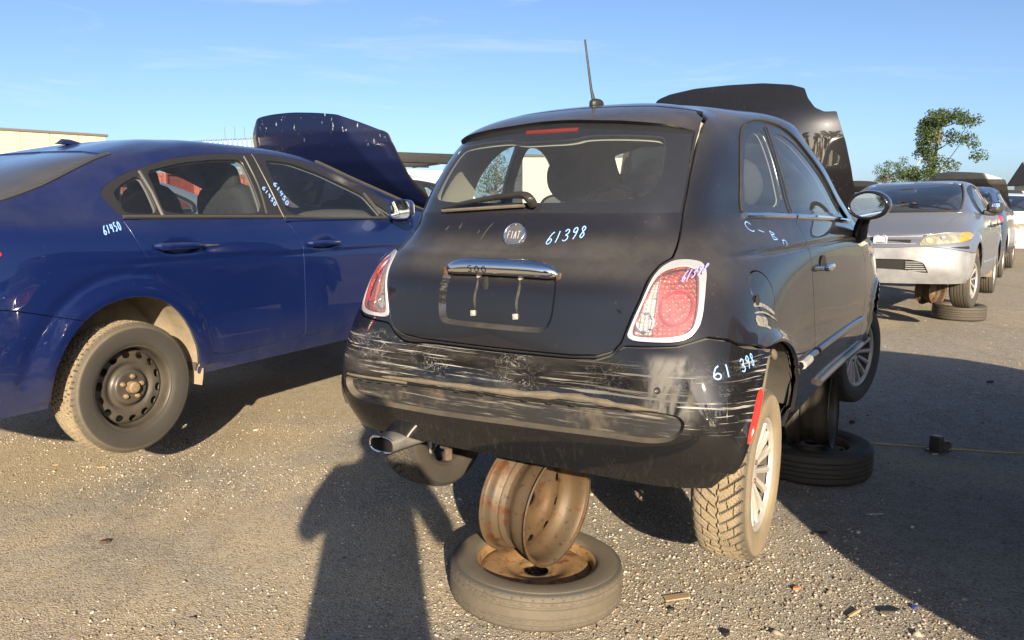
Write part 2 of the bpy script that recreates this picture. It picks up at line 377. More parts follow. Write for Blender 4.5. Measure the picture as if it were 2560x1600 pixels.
def write(b, text, p0, p1, up, ray, h, w, off=.0012, slant=.15, smooth=True):
    """handwriting laid on a surface: from p0 towards p1, glyph height h"""
    p0, p1, up = (np.array(q, float) for q in (p0, p1, up)); L = np.linalg.norm(p1 - p0); u = (p1 - p0) / L; adv = L / len(text); ms = []
    for i, ch in enumerate(text):
        for st in GLY[ch]:
            q = catmull(st, 4) if smooth and len(st) > 2 else np.array([np.array(st[0]) * (1 - t) + np.array(st[-1]) * t for t in np.linspace(0, 1, 5)]) if len(st) == 2 else np.concatenate([np.linspace(a, c, 5) for a, c in zip(st[:-1], st[1:])])
            P, N = [], []
            for a, c in q:
                l, n = snap(b, p0 + u * ((i + a * .9 + slant * c) * adv) + up * (h * c), ray); P.append(l + n * off); N.append(n)
            ms.append(ribbon(P, N, w))
    return join(ms)
# ---------------------------------------------------------------- shared materials
M_RUB = mat('rubber', (.022, .021, .020), .82, var=.3, vscale=5, bump=.25, bscale=90, dust=.25)
def tyre_mat(name, tread_dust, wall_dust, axis_r, base=(.028, .027, .026), flat=False):
    """rubber with dried mud on the tread and, thinner, on the wall (split by radius)"""
    t = NT(name); co = t.coord(); x, y, z = t.sep(co)
    r = t.math('SQRT', t.math('ADD', t.math('MULTIPLY', y, y), t.math('MULTIPLY', x, x) if flat else t.math('MULTIPLY', z, z)))
    n = t.noise(co, 7, 8, .7); f = t.mixf(t.smooth(r, axis_r - .035, axis_r - .012), wall_dust, tread_dust)
    f = t.math('MULTIPLY', f, t.ramp(n, [(.25, .55), (.7, 1.)]), clamp=True)
    deep = t.smooth(r, axis_r - .0075, axis_r - .003)     # mud colour thinned in the grooves, so they come out darker
    f = t.math('MULTIPLY', f, t.mixf(t.smooth(r, axis_r - .03, axis_r - .016), 1., t.mixf(deep, .25, 1.)))
    c = t.mix(f, base, (.30, .24, .155)); c = t.mix(t.math('MULTIPLY', t.smooth(t.noise(co, 60, 3, .6), .5, .7), t.math('MULTIPLY', f, .5)), c, (.2, .165, .12))
    b = t.bsdf(Base_Color=c, Roughness=t.mixf(f, .7, .95)); t.put(b.inputs['Normal'], t.bump(t.noise(co, 120, 4, .6), .3, .003)); return t.m
def rust_mat(name, c1, c2, c3, scale=6, rough=.75, metal=.2):
    t = NT(name); co = t.coord(); n = t.noise(co, scale, 9, .68, .6); m = t.noise(t.mapping(co, (1, 1, 1), (3, 1, 7)), scale * 3.1, 6, .7)
    c = t.mix(t.ramp(n, [(.33, 0.), (.62, 1.)]), c1, c2); c = t.mix(t.smooth(m, .52, .66), c, c3)
    c = t.mix(t.math('MULTIPLY', t.smooth(t.noise(co, 55, 4, .6), .58, .66), .6), c, tuple(q * .35 for q in c3))
    b = t.bsdf(Base_Color=c, Roughness=t.mixf(n, rough - .2, rough + .15), Metallic=metal); t.put(b.inputs['Normal'], t.bump(m, .25, .004)); return t.m
M_RUSTRIM = rust_mat('rusty_steel', (.080, .068, .050), (.098, .057, .025), (.085, .034, .011), 5, .6, .2)
M_RUSTPALE = rust_mat('rusty_pale_steel', (.26, .165, .078), (.22, .125, .050), (.12, .043, .013), 7, .8, .05)
M_STEELBLK = mat('black_steel', (.018, .018, .018), .38, coat=.25, var=.4, vscale=9, dust=.22, bump=.12, bscale=40)
M_STEELRUST = rust_mat('dark_rusted_steel', (.05, .045, .04), (.16, .11, .07), (.12, .06, .03), 9, .7, .2)
M_ALLOY = mat('silver_alloy', (.62, .61, .59), .3, .85, dust=.3, var=.1)
M_ALLOYD = mat('dusty_alloy', (.6, .58, .55), .36, .75, dust=.5, var=.1)
M_BRAKE = mat('brake_drum', (.12, .085, .06), .7, .4, var=.4, vscale=20)
M_DARK = mat('dark_cavity', (.012, .012, .012), .9)
M_PLAST = mat('black_plastic', (.018, .018, .019), .45, var=.2, bump=.15, bscale=200, dust=.025)
M_CHROME = mat('chrome', (.83, .83, .84), .07, 1.)
M_BLACKG = mat('black_gloss', (.01, .01, .012), .12, coat=.6)
M_SEAL = mat('window_rubber', (.03, .03, .03), .55, dust=.22)
M_UNDER = mat('underbody', (.03, .027, .024), .9, var=.4, dust=.3)

# ---------------------------------------------------------------- tyres and wheels (axis X, outer face towards +X)
def pat_winter(a, w, Rr):
    P = 2 * math.pi * Rr / 47; s = np.abs(w); side = (w > 0) * .5
    ph = (a / P + 1.5 * s ** 1.25 + side) % 1.; g = (ph < .20) & (s > .06)
    q = (a / P * .5 + 1.0 * s) % 1.
    g |= (np.abs(w - .05 * np.sin(a / P * math.pi * 2)) < .035)
    g |= (np.abs(s - .42 - .03 * np.sin(a / P * 2 * math.pi + side * 6)) < .028) & (((a / P + 1.5 * s ** 1.25 + side) // 1) % 2 < 1)
    g |= (np.abs(s - .70) < .024) & (((a / P + 1.5 * s ** 1.25 + side) // 1) % 2 >= 1)
    sipe = ((a / P * 5 + 7 * s + np.sin(s * 30) * .3) % 1. < .16) & (s < .95)
    return g * 1. + (~g & sipe) * .28
def pat_allseason(a, w, Rr):
    P = 2 * math.pi * Rr / 74; s = np.abs(w)
    g = (np.abs(s - .25) < .04) | (np.abs(s - .62) < .035)
    row = np.digitize(w, [-.62, -.25, .25, .62])
    ph = (a / P + row * .37 + .5 * w) % 1.; g |= (ph < .13)
    return g * 1. + (~g & ((a / P * 3 + .8 * w) % 1 < .12)) * .25
def pat_worn(a, w, Rr):
    P = 2 * math.pi * Rr / 56; s = np.abs(w)
    g = (np.abs(s - .3) < .03) * .6 + (np.abs(s - .72) < .025) * .5
    ph = (a / P + .35 * np.abs(((w * 3) % 1) - .5)) % 1
    g = np.maximum(g, ((ph < .06) & (s > .33)) * .45); hexa = (np.hypot(((a / P) % 1 - .5) * 1.0, ((s - .52) / .22)) < .45) & ~(np.hypot(((a / P) % 1 - .5) * 1.0, ((s - .52) / .22)) < .33)
    return np.maximum(g, hexa * .4)
def pat_ribs(a, w, Rr):
    s = np.abs(w); return ((np.abs(s - .18) < .05) | (np.abs(s - .55) < .05)) * 1.
def tyre(Rr, W, rr, pat, nth=480, ntr=56, depth=.008, square=.40, sag=0.):
    h = Rr - rr
    wall = catmull([(-.40 * W, rr - .004), (-.455 * W, rr + .004), (-.485 * W, rr + .2 * h), (-.5 * W, rr + .5 * h), (-.49 * W, rr + .75 * h), (-.462 * W, Rr - .02), (-(square + .03) * W, Rr - .0095)], 3)
    tw = np.linspace(-square, square, ntr) * W; tr = Rr - .006 * np.abs(tw / (square * W)) ** 2.4
    p = np.concatenate([wall, np.stack([tw, tr], 1), (wall * [-1, 1])[::-1]])
    nw = len(wall); th = np.linspace(0, 2 * math.pi, nth, endpoint=False)
    rad = np.broadcast_to(p[None, :, 1], (nth, len(p))).copy()
    A, Wd = np.meshgrid(th * Rr, tw / (square * W), indexing='ij')
    rad[:, nw:nw + ntr] -= depth * pat(A, Wd, Rr)
    # shoulder blocks run a little way down the wall
    sh = pat(A[:, :1], np.full((nth, 1), .9), Rr)[:, 0] > .5
    for k in (1, 2, 3): rad[sh, nw - k] -= depth * .5 / k; rad[sh, nw + ntr - 1 + k] -= depth * .5 / k
    # raised rings and a lettered band on the walls
    for k in range(nw):
        f = k / (nw - 1.)
        if .30 < f < .34 or .62 < f < .66: rad[:, k] += .0015; rad[:, len(p) - 1 - k] += .0015
    V = np.stack([np.broadcast_to(p[None, :, 0], rad.shape), rad * np.cos(th)[:, None], rad * np.sin(th)[:, None]], -1).reshape(-1, 3)
    return V, None, grid_tris(nth, len(p), closed_u=True)
def barrel(rr, W, t=.004, drop=.03):
    """steel or alloy rim barrel with drop centre"""
    o = [(rr + .008, -.5 * W), (rr + .010, -.47 * W), (rr - .006, -.45 * W), (rr - .008, -.33 * W), (rr - .010, -.28 * W), (rr - drop, -.18 * W), (rr - drop, .02 * W), (rr - .012, .14 * W), (rr - .010, .33 * W), (rr - .006, .45 * W), (rr + .010, .47 * W), (rr + .008, .5 * W)]
    o = chaikin(o, 1, False); i = o[::-1] - [t, 0]
    return lathe(np.concatenate([o, i, o[:1]]), 72)
def steel_disc(rr, nh=12, rhole=.145, hr=.0165, xo=.0, dish=1., nbolt=5, oval=1.25):
    prof = catmull([(.030, .030), (.055, .032), (.075, .030), (.085, .012), (.098, .004), (.112, .012), (.125, .018), (.150, .016), (.168, .006), (.180, -.018), (.190, -.030)], 4)
    prof = prof * [rr / .19, dish]; n = 180
    M = lathe(prof + [0, xo], n); V, _, F = M
    r = np.hypot(V[:, 1], V[:, 2]); th = np.arctan2(V[:, 2], V[:, 1])
    k = 2 * math.pi / nh; dth = (th + k / 2) % k - k / 2
    s = np.hypot((r - rhole * rr / .19), dth * r / oval) - hr
    _, M = split(M, s)
    V, N, F = M
    # underside (thickness)
    V2 = V - [.004, 0, 0]; return join([(V, None, F), (V2, None, F[:, ::-1])])
def bolts(n, pcd, x, r=.010, l=.016):
    return [xf(lathe([(0, l), (r * .7, l), (r, l * .75), (r * 1.15, 0)], 6), (x, pcd * math.cos(2 * math.pi * i / n + .3), pcd * math.sin(2 * math.pi * i / n + .3))) for i in range(n)]
def place_wheel(name, parent, loc, right=True, steer=0., spin=0.):
    w = empty(name, loc, (spin, 0, (0 if right else math.pi) + steer)); w.parent = parent; return w
def alloy_rim(rr, W, nsp=15):
    ms = []
    ms.append(lathe(catmull([(rr - .002, .46 * W), (rr - .012, .475 * W), (rr - .020, .44 * W), (rr - .024, .38 * W)], 4), 96))
    for i in range(nsp):
        a = 2 * math.pi * i / nsp
        rad = np.array([.040, .06, .10, .14, .165, rr - .014]); xs = np.array([.27, .285, .33, .385, .405, .425]) * W
        hw = np.array([.0065, .0072, .0085, .0095, .0105, .0125]); th = .014
        q = []
        for r_, x_, h_ in zip(rad, xs, hw):
            q.append([(x_ - th * 1.2, -h_ * 1.25, r_), (x_ - .001, -h_, r_), (x_ + .0025, 0, r_), (x_ - .001, h_, r_), (x_ - th * 1.2, h_ * 1.25, r_)])
        q = np.array(q); c, s_ = math.cos(a), math.sin(a)
        V = np.stack([q[..., 0], q[..., 1] * c - q[..., 2] * s_, q[..., 1] * s_ + q[..., 2] * c], -1).reshape(-1, 3)
        ms.append((V, None, grid_tris(len(rad), 5)))
    ms.append(lathe(catmull([(.0, .255 * W), (.028, .262 * W), (.033, .27 * W), (.045, .285 * W), (.062, .28 * W), (.066, .22 * W)], 3), 40))
    return join(ms)
# ---------------------------------------------------------------- the ground and what lies on it
def ground_mat():
    t = NT('dirt_yard'); co = t.coord()
    big = t.noise(co, .16, 6, .62, .4); mid = t.noise(co, .9, 7, .66, .5); fine = t.noise(co, 9, 8, .7); grit = t.noise(co, 95, 4, .7)
    dirt = t.mix(t.ramp(mid, [(.34, 0.), (.68, 1.)]), (.42, .340, .220), (.50, .420, .290))
    grav = t.mix(t.ramp(fine, [(.35, 0.), (.65, 1.)]), (.29, .265, .225), (.42, .390, .340))
    f = t.math('ADD', t.math('MULTIPLY', big, .62), t.math('MULTIPLY', mid, .62)); f = t.math('ADD', t.math('SUBTRACT', f, .09), t.math('MULTIPLY', t.smooth(t.sep(co)[0], -1.5, 3.5), .12))
    patch = t.smooth(f, .46, .62); c = t.mix(patch, dirt, grav)
    trk = t.noise(t.mapping(co, (.9, .10, 1), rot=(0, 0, R(52))), 2.6, 5, .6, .3); c = t.mix(t.math('MULTIPLY', t.smooth(trk, .54, .68), .42), c, (.27, .215, .145)); c = t.mix(t.math('MULTIPLY', t.smooth(trk, .44, .30), .25), c, (.55, .465, .33))
    oil = t.smooth(t.noise(t.mapping(co, (1, 1, 1), (4.3, 9.1, 0)), .75, 5, .62, .8), .64, .76)
    c = t.mix(t.math('MULTIPLY', oil, .45), c, (.085, .065, .045))
    v = t.voro(co, 130, 'F1', 'Color'); vr = t.sep(v)[0]
    c = t.mix(t.math('MULTIPLY', t.smooth(vr, .70, .9), .55), c, (.50, .47, .42)); c = t.mix(t.math('MULTIPLY', t.smooth(vr, .3, .1), .55), c, (.12, .10, .08))
    v2 = t.sep(t.voro(co, 420, 'F1', 'Color'))[1]
    c = t.mix(t.math('MULTIPLY', t.smooth(v2, .72, .95), .35), c, (.5, .46, .4)); c = t.mix(t.math('MULTIPLY', t.smooth(v2, .28, .05), .35), c, (.13, .11, .09))
    b = t.bsdf(Base_Color=c, Roughness=.95, Specular_IOR_Level=.2)
    d1 = t.voro(co, 130); d2 = t.voro(co, 420)
    h = t.math('ADD', t.math('MULTIPLY', d1, -.55), t.math('ADD', t.math('MULTIPLY', d2, -.25), t.math('MULTIPLY', fine, .9)))
    t.put(b.inputs['Normal'], t.bump(t.math('MULTIPLY', h, t.mixf(patch, .55, 1.15)), 1.0, .016)); return t.m
M_GROUND = ground_mat()
def spacing(lo, hi, d0, c, g):
    a = [c]
    while a[-1] < hi: a.append(a[-1] + d0 * (1 + g * abs(a[-1] - c)) )
    b = [c]
    while b[-1] > lo: b.append(b[-1] - d0 * (1 + g * abs(b[-1] - c)))
    return np.array(b[::-1] + a[1:])
def gnoise(x, y, s, seed):
    r = np.random.default_rng(seed); z = 0
    for k in range(7):
        a, p = r.uniform(0, 2 * math.pi, 2); f = s * (1.5 ** (k - 3)); z = z + np.sin((x * math.cos(a) + y * math.sin(a)) * f + p + 1.3 * np.sin((x * math.sin(a) - y * math.cos(a)) * f * .7 + p)) / (1 + abs(k - 3))
    return z / 3.
def ground_z(x, y):
    near = np.exp(-np.hypot(x, y - 4) / 25.)
    return (gnoise(x, y, 1.1, 3) * .014 + gnoise(x, y, 6., 4) * .0045 + gnoise(x, y, 26., 5) * .0018) * near
gx = spacing(-900, 900, .045, .3, .42); gy = spacing(-500, 1600, .045, 2.6, .42)
GX, GY = np.meshgrid(gx, gy, indexing='ij')
tag(mk('ground', (np.stack([GX, GY, ground_z(GX, GY)], -1).reshape(-1, 3), None, grid_tris(len(gx), len(gy))), M_GROUND, angle=180), kind='structure')

def stones_mat():
    t = NT('gravel'); i = t.node('ShaderNodeNewGeometry').outputs['Random Per Island']
    c = t.ramp(i, [(0., (.12, .10, .085)), (.3, (.24, .205, .16)), (.65, (.34, .295, .235)), (.93, (.42, .385, .335)), (1., (.55, .53, .50))])
    t.bsdf(Base_Color=c, Roughness=.9, Specular_IOR_Level=.25); return t.m
M_STONE = stones_mat()
def stones(n, ymax, ymin, smin, smax, seed, power=2.2):
    r = np.random.default_rng(seed); u = r.random(n * 4); y = ymin + (ymax - ymin) * u ** 1.7; x = (r.random(n * 4) * 2 - 1) * (y * .70 + .5)
    d = gnoise(x, y, 1.3, 11) + gnoise(x, y, 4.5, 12) * .6 + r.normal(0, .35, len(x)); d = d + np.clip(x, -1, 2.5) * .12; k = np.argsort(-d + r.random(len(x)) * .35)[:n]; x, y = x[k], y[k]
    s = smin * (smax / smin) ** (r.random(n) ** power)
    O = np.array([(1, 0, 0), (-1, 0, 0), (0, 1, 0), (0, -1, 0), (0, 0, 1), (0, 0, -1)], float); Fo = np.array([(0, 2, 4), (2, 1, 4), (1, 3, 4), (3, 0, 4), (2, 0, 5), (1, 2, 5), (3, 1, 5), (0, 3, 5)])
    B = O[None] * (1 + r.uniform(-.4, .4, (n, 6, 3))) + r.uniform(-.25, .25, (n, 6, 3)); B *= s[:, None, None] * np.array([1., 1., .62]) * r.uniform(.7, 1.3, (n, 1, 3))
    a = r.uniform(0, 2 * math.pi, n); c, q = np.cos(a)[:, None], np.sin(a)[:, None]
    V = np.stack([B[..., 0] * c - B[..., 1] * q + x[:, None], B[..., 0] * q + B[..., 1] * c + y[:, None], B[..., 2] + (ground_z(x, y) + s * .18)[:, None]], -1).reshape(-1, 3)
    return V, None, (Fo[None] + (np.arange(n) * 6)[:, None, None]).reshape(-1, 3)
tag(mk('gravel', join([stones(46000, 7.5, 1.75, .0022, .0078, 21, 2.0), stones(3200, 12, 1.8, .005, .012, 22, 3.), stones(60, 9, 1.8, .012, .022, 23, 3.)]), M_STONE, smooth=False), 'loose grey and tan gravel strewn over the dirt yard', 'gravel', kind='stuff')
# ---------------------------------------------------------------- body nets: right half, columns run rear centre -> side -> front centre, rows run sill -> roof
FIAT = net_table([
 (.235,[(0,-.555),(.25,-.55),(.45,-.54),(.61,-.52),(.72,-.45),(.77,-.32),(.775,-.05),(.755,.35),(.75,.75),(.75,1.2),(.765,1.65),(.775,2.1),(.71,2.65),(.42,2.90),(0,2.97)]),
 (.36,[(0,-.585),(.25,-.58),(.45,-.568),(.645,-.555),(.765,-.485),(.81,-.34),(.805,-.05),(.785,.35),(.78,.75),(.785,1.2),(.80,1.65),(.81,2.1),(.74,2.68),(.44,2.95),(0,3.02)]),
 (.50,[(0,-.585),(.25,-.58),(.45,-.565),(.64,-.548),(.762,-.47),(.808,-.32),(.808,-.03),(.79,.35),(.79,.75),(.80,1.2),(.81,1.65),(.815,2.1),(.745,2.68),(.44,2.94),(0,3.0)]),
 (.62,[(0,-.575),(.25,-.57),(.45,-.55),(.615,-.525),(.735,-.445),(.785,-.30),(.795,-.02),(.785,.35),(.79,.75),(.80,1.2),(.812,1.65),(.81,2.1),(.74,2.65),(.43,2.88),(0,2.94)]),
 (.75,[(0,-.56),(.24,-.552),(.43,-.53),(.575,-.492),(.69,-.41),(.745,-.27),(.768,0),(.775,.37),(.785,.76),(.795,1.2),(.805,1.65),(.80,2.1),(.72,2.58),(.41,2.78),(0,2.84)]),
 (.86,[(0,-.525),(.23,-.517),(.41,-.495),(.545,-.445),(.645,-.355),(.70,-.22),(.735,.02),(.76,.39),(.778,.77),(.785,1.2),(.79,1.65),(.78,2.05),(.68,2.45),(.39,2.62),(0,2.68)]),
 (.95,[(0,-.43),(.22,-.42),(.39,-.395),(.51,-.345),(.595,-.25),(.645,-.11),(.685,.10),(.725,.43),(.75,.78),(.76,1.2),(.76,1.62),(.73,1.95),(.62,2.2),(.36,2.32),(0,2.36)]),
 (1.04,[(0,-.385),(.21,-.375),(.38,-.35),(.49,-.30),(.565,-.19),(.598,-.03),(.628,.17),(.672,.47),(.708,.80),(.722,1.2),(.715,1.6),(.68,1.82),(.56,1.95),(.32,1.98),(0,2.0)]),
 (1.15,[(0,-.32),(.205,-.31),(.37,-.285),(.475,-.235),(.545,-.13),(.578,.02),(.605,.20),(.645,.49),(.685,.82),(.694,1.2),(.682,1.48),(.64,1.63),(.53,1.77),(.31,1.84),(0,1.86)]),
 (1.26,[(0,-.235),(.2,-.225),(.355,-.20),(.455,-.15),(.52,-.05),(.555,.08),(.578,.24),(.615,.52),(.645,.82),(.657,1.13),(.643,1.33),(.597,1.45),(.49,1.54),(.29,1.62),(0,1.64)]),
 ({0:1.345,5:1.34,8:1.365,14:1.35},[(0,-.15),(.19,-.14),(.34,-.115),(.43,-.06),(.49,.03),(.52,.14),(.54,.28),(.575,.54),(.602,.82),(.608,1.04),(.59,1.18),(.545,1.28),(.45,1.35),(.27,1.44),(0,1.46)]),
 ({0:1.405,5:1.40,8:1.438,14:1.42},[(0,-.04),(.17,-.03),(.30,0),(.38,.05),(.435,.12),(.46,.22),(.478,.34),(.508,.57),(.53,.8),(.537,.98),(.52,1.09),(.475,1.17),(.39,1.23),(.23,1.27),(0,1.29)]),
 ({0:1.45,5:1.452,8:1.473,14:1.465},[(0,.14),(.10,.15),(.18,.17),(.23,.20),(.27,.26),(.29,.34),(.30,.43),(.305,.6),(.305,.76),(.30,.85),(.28,.9),(.25,.93),(.20,.96),(.12,.98),(0,.99)]),
 ({0:1.478,8:1.488,14:1.487},[(0,.4),(0,.41),(0,.42),(0,.44),(0,.46),(0,.49),(0,.53),(0,.6),(0,.68),(0,.73),(0,.76),(0,.78),(0,.79),(0,.8),(0,.8)]),
])
SEDAN = net_table([
 (.31,[(0,-.93),(.35,-.92),(.58,-.88),(.70,-.82),(.78,-.70),(.81,-.5),(.815,-.2),(.82,.1),(.825,.5),(.825,1.1),(.825,1.75),(.82,2.4),(.80,3.0),(.72,3.3),(.42,3.48),(0,3.55)]),
 (.45,[(0,-.97),(.36,-.96),(.60,-.915),(.73,-.85),(.82,-.72),(.855,-.5),(.865,-.2),(.868,.1),(.865,.5),(.865,1.1),(.868,1.75),(.87,2.4),(.85,3.0),(.76,3.35),(.44,3.54),(0,3.60)]),
 (.62,[(0,-.98),(.36,-.97),(.61,-.92),(.74,-.85),(.83,-.72),(.868,-.5),(.88,-.2),(.878,.1),(.872,.5),(.872,1.1),(.875,1.75),(.878,2.4),(.855,3.0),(.76,3.33),(.44,3.53),(0,3.58)]),
 (.80,[(0,-.97),(.36,-.96),(.60,-.91),(.73,-.84),(.82,-.71),(.86,-.5),(.877,-.2),(.876,.1),(.873,.5),(.873,1.1),(.875,1.75),(.872,2.4),(.84,2.95),(.74,3.25),(.43,3.42),(0,3.48)]),
 ({0:.97,12:.97,15:.96},[(0,-.95),(.36,-.94),(.59,-.89),(.72,-.82),(.80,-.69),(.84,-.48),(.858,-.2),(.862,.1),(.862,.5),(.862,1.1),(.86,1.75),(.845,2.4),(.79,2.8),(.69,3.0),(.40,3.13),(0,3.18)]),
 ({0:1.11,4:1.11,7:1.07,12:1.09,15:1.1},[(0,-.92),(.35,-.91),(.57,-.86),(.69,-.79),(.765,-.66),(.80,-.46),(.822,-.2),(.828,.1),(.826,.5),(.82,1.1),(.82,1.75),(.81,2.3),(.77,2.66),(.66,2.82),(.38,2.92),(0,2.96)]),
 ({0:1.17,4:1.17,7:1.15,12:1.17,15:1.17},[(0,-.62),(.33,-.62),(.54,-.59),(.645,-.54),(.70,-.45),(.73,-.32),(.76,-.12),(.78,.12),(.785,.5),(.782,1.1),(.775,1.7),(.75,2.2),(.70,2.5),(.59,2.62),(.34,2.72),(0,2.76)]),
 (1.27,[(0,-.42),(.31,-.42),(.50,-.38),(.595,-.32),(.645,-.22),(.675,-.10),(.70,.05),(.72,.22),(.73,.55),(.732,1.05),(.722,1.6),(.69,2.0),(.625,2.25),(.515,2.36),(.3,2.45),(0,2.48)]),
 ({0:1.37,8:1.405,15:1.40},[(0,-.17),(.29,-.16),(.45,-.12),(.53,-.06),(.575,.02),(.60,.12),(.62,.25),(.64,.40),(.655,.65),(.658,1.05),(.645,1.46),(.61,1.70),(.54,1.88),(.44,1.96),(.25,2.04),(0,2.06)]),
 ({0:1.44,5:1.46,8:1.503,15:1.495},[(0,.08),(.26,.09),(.40,.13),(.475,.18),(.515,.25),(.535,.33),(.55,.43),(.56,.55),(.57,.72),(.575,1.0),(.565,1.24),(.53,1.42),(.46,1.52),(.37,1.58),(.21,1.63),(0,1.65)]),
 ({0:1.50,8:1.542,15:1.535},[(0,.35),(.16,.36),(.25,.39),(.30,.42),(.325,.46),(.34,.51),(.35,.57),(.355,.64),(.365,.73),(.368,.92),(.355,1.06),(.32,1.13),(.27,1.18),(.22,1.21),(.13,1.23),(0,1.24)]),
 ({0:1.54,8:1.556,15:1.556},[(0,.55),(0,.56),(0,.57),(0,.59),(0,.61),(0,.63),(0,.66),(0,.69),(0,.73),(0,.77),(0,.8),(0,.82),(0,.84),(0,.85),(0,.86),(0,.86)]),
])
# ---------------------------------------------------------------- the black hatchback
FPOS, FROT = (.239, 2.978, .329), (R(.914), 0, R(-32.16))
M_FBLACK = paint('hatchback_paint', (.009, .009, .013), .0, .35, dust=.018, coatr=.018, topdust=.34, chips=.02, spec=.05, ior=1.5)
def bumper_mat():
    """black paint: long directional scrapes above the trim band, fine curved scratches, a pale smear on the right corner"""
    t = NT('scraped_bumper'); co = t.coord(); x, y, z = t.sep(co)
    n = lambda sc, k, det, ro, di=0., loc=(0, 0, 0), rot=0.: t.noise(t.mapping(co, sc, loc, (0, R(rot), 0)), k, det, ro, di)
    band = t.math('MULTIPLY', t.smooth(z, .44, .475), t.smooth(z, .635, .57)); left = t.smooth(x, .45, .0)
    patch = n((1, 1, 1.6), 3.1, 4, .6, .4, (2.2, .6, 5.1))
    s1 = n((1.1, 2, 46), 1.5, 7, .62, .25, rot=4); s2 = n((1.9, 2, 95), 1.4, 5, .6, .2, (3, 1, 2), -5); s3 = n((2.2, 3, 120), 1.4, 5, .6, .35, rot=-7)
    scr = t.math('MAXIMUM', t.smooth(s1, .585, .625), t.math('MULTIPLY', t.smooth(s2, .61, .65), .8))
    m1 = t.math('MULTIPLY', t.math('MULTIPLY', scr, band), t.math('MULTIPLY', t.smooth(patch, .38, .56), t.mixf(left, .35, 1.)))
    r1 = t.math('ABSOLUTE', t.math('SUBTRACT', n((7, 7, 15), 1.6, 3, .5, 1.6), .5)); r2 = t.math('ABSOLUTE', t.math('SUBTRACT', n((12, 12, 9), 1.5, 3, .5, 1.2, (5, 2, 1)), .5))
    ring = t.math('MAXIMUM', t.smooth(r1, .012, .003), t.math('MULTIPLY', t.smooth(r2, .010, .002), .7))
    m2 = t.math('MULTIPLY', t.math('MULTIPLY', ring, t.math('MULTIPLY', t.smooth(z, .47, .52), t.smooth(z, .64, .60))), t.math('MULTIPLY', t.smooth(n((1, 1, 1), 5., 4, .6), .44, .58), t.mixf(left, .15, .6)))
    corner = t.math('MULTIPLY', t.smooth(x, .52, .66), t.math('MULTIPLY', t.smooth(z, .40, .44), t.smooth(z, .63, .60)))
    m3 = t.math('MULTIPLY', t.math('MULTIPLY', t.smooth(s3, .585, .63), corner), t.smooth(patch, .36, .48))
    smear = t.math('MULTIPLY', t.math('MULTIPLY', t.smooth(x, .50, .58), t.smooth(x, .71, .64)), t.math('MULTIPLY', t.math('MULTIPLY', t.smooth(z, .41, .46), t.smooth(z, .65, .61)), t.smooth(n((7, 7, 3), 1.6, 6, .65, .5), .40, .60)))
    m = t.math('MAXIMUM', t.math('MAXIMUM', m1, m2), t.math('MAXIMUM', m3, t.math('MULTIPLY', smear, .45)))
    film = t.math('MULTIPLY', t.math('MULTIPLY', band, left), t.math('MULTIPLY', t.smooth(n((2, 2, 7), 2.2, 6, .65), .42, .66), .13))
    low = t.math('MULTIPLY', t.smooth(z, .37, .30), t.math('MULTIPLY', t.smooth(n((30, 30, 7), 1.6, 7, .75), .52, .68), .05))
    c = t.mix(t.math('ADD', film, low), (.008, .008, .009), (.27, .25, .22)); c = t.mix(m, c, (.30, .29, .275))
    b = t.bsdf(Base_Color=c, Roughness=t.mixf(m, .5, .8), Specular_IOR_Level=.06, Coat_Weight=t.mixf(m, .95, .15), Coat_Roughness=t.mixf(t.math('MULTIPLY', band, left), .03, .16))
    t.put(b.inputs['Normal'], t.bump(t.math('ADD', n((1, 1, 1), 5., 3, .5), t.math('MULTIPLY', m, .2)), .16, .02)); return t.m
M_BUMP = bumper_mat()
def recess_mat():
    t = NT('scraped_trim'); co = t.coord(); st = t.noise(t.mapping(co, (2.2, 4, 60), rot=(0, R(2), 0)), 1.6, 8, .72, .4); d = t.noise(co, 7, 7, .7)
    c = t.mix(t.smooth(st, .52, .70), (.020, .020, .021), (.24, .215, .18)); c = t.mix(t.math('MULTIPLY', t.smooth(d, .5, .72), .35), c, (.22, .18, .13))
    t.bsdf(Base_Color=c, Roughness=.55); return t.m
M_RECESS = recess_mat()
M_LIP = mat('dusty_bumper_lip', (.06, .052, .042), .9, var=.6, vscale=22, dust=.42, bump=.6, bscale=35)
M_CHAN = mat('trim_channel', (.028, .027, .026), .7, var=.5, vscale=25, dust=.30)
M_FGLASS = glass('hatch_glass', (.78, .84, .85), dust=.075, gloss=1.0, film=.05)
M_SGLASS = glass('side_glass', (.82, .88, .86), dust=.08, gloss=1.1, film=.04)
M_FRIT = mat('window_border', (.016, .018, .023), .16, coat=.5, dust=.02)
M_TRIM = mat('interior_trim', (.055, .053, .052), .8, var=.2)
M_LINER = mat('roof_lining', (.34, .32, .26), .9)
M_SEAT = mat('seat_cloth', (.028, .028, .031), .85, var=.3, vscale=30)
M_MARK = mat('blue_marker', (.22, .42, .86), .7)
M_MARKP = mat('violet_marker', (.30, .28, .72), .7)
M_WHITE = mat('scuffed_white', (.17, .165, .16), .8, var=.7, vscale=45)
def lens_mat(name, c, c2, scale=60, trans=.25):
    t = NT(name); co = t.coord(); v = t.voro(co, scale, 'F1', 'Distance', .2); n = t.noise(co, 9, 5, .6, 1.2)
    col = t.mix(t.smooth(n, .42, .66), c, c2); b = t.bsdf(Base_Color=col, Roughness=.18, Coat_Weight=1., Coat_Roughness=.03, Subsurface_Weight=trans, Subsurface_Radius=(.02, .008, .006))
    t.put(b.inputs['Normal'], t.bump(v, .25, .004)); return t.m
M_RED = lens_mat('red_lens', (.40, .016, .022), (.52, .07, .07)); M_CLEAR = lens_mat('clear_lens', (.46, .45, .44), (.66, .65, .63), 45)
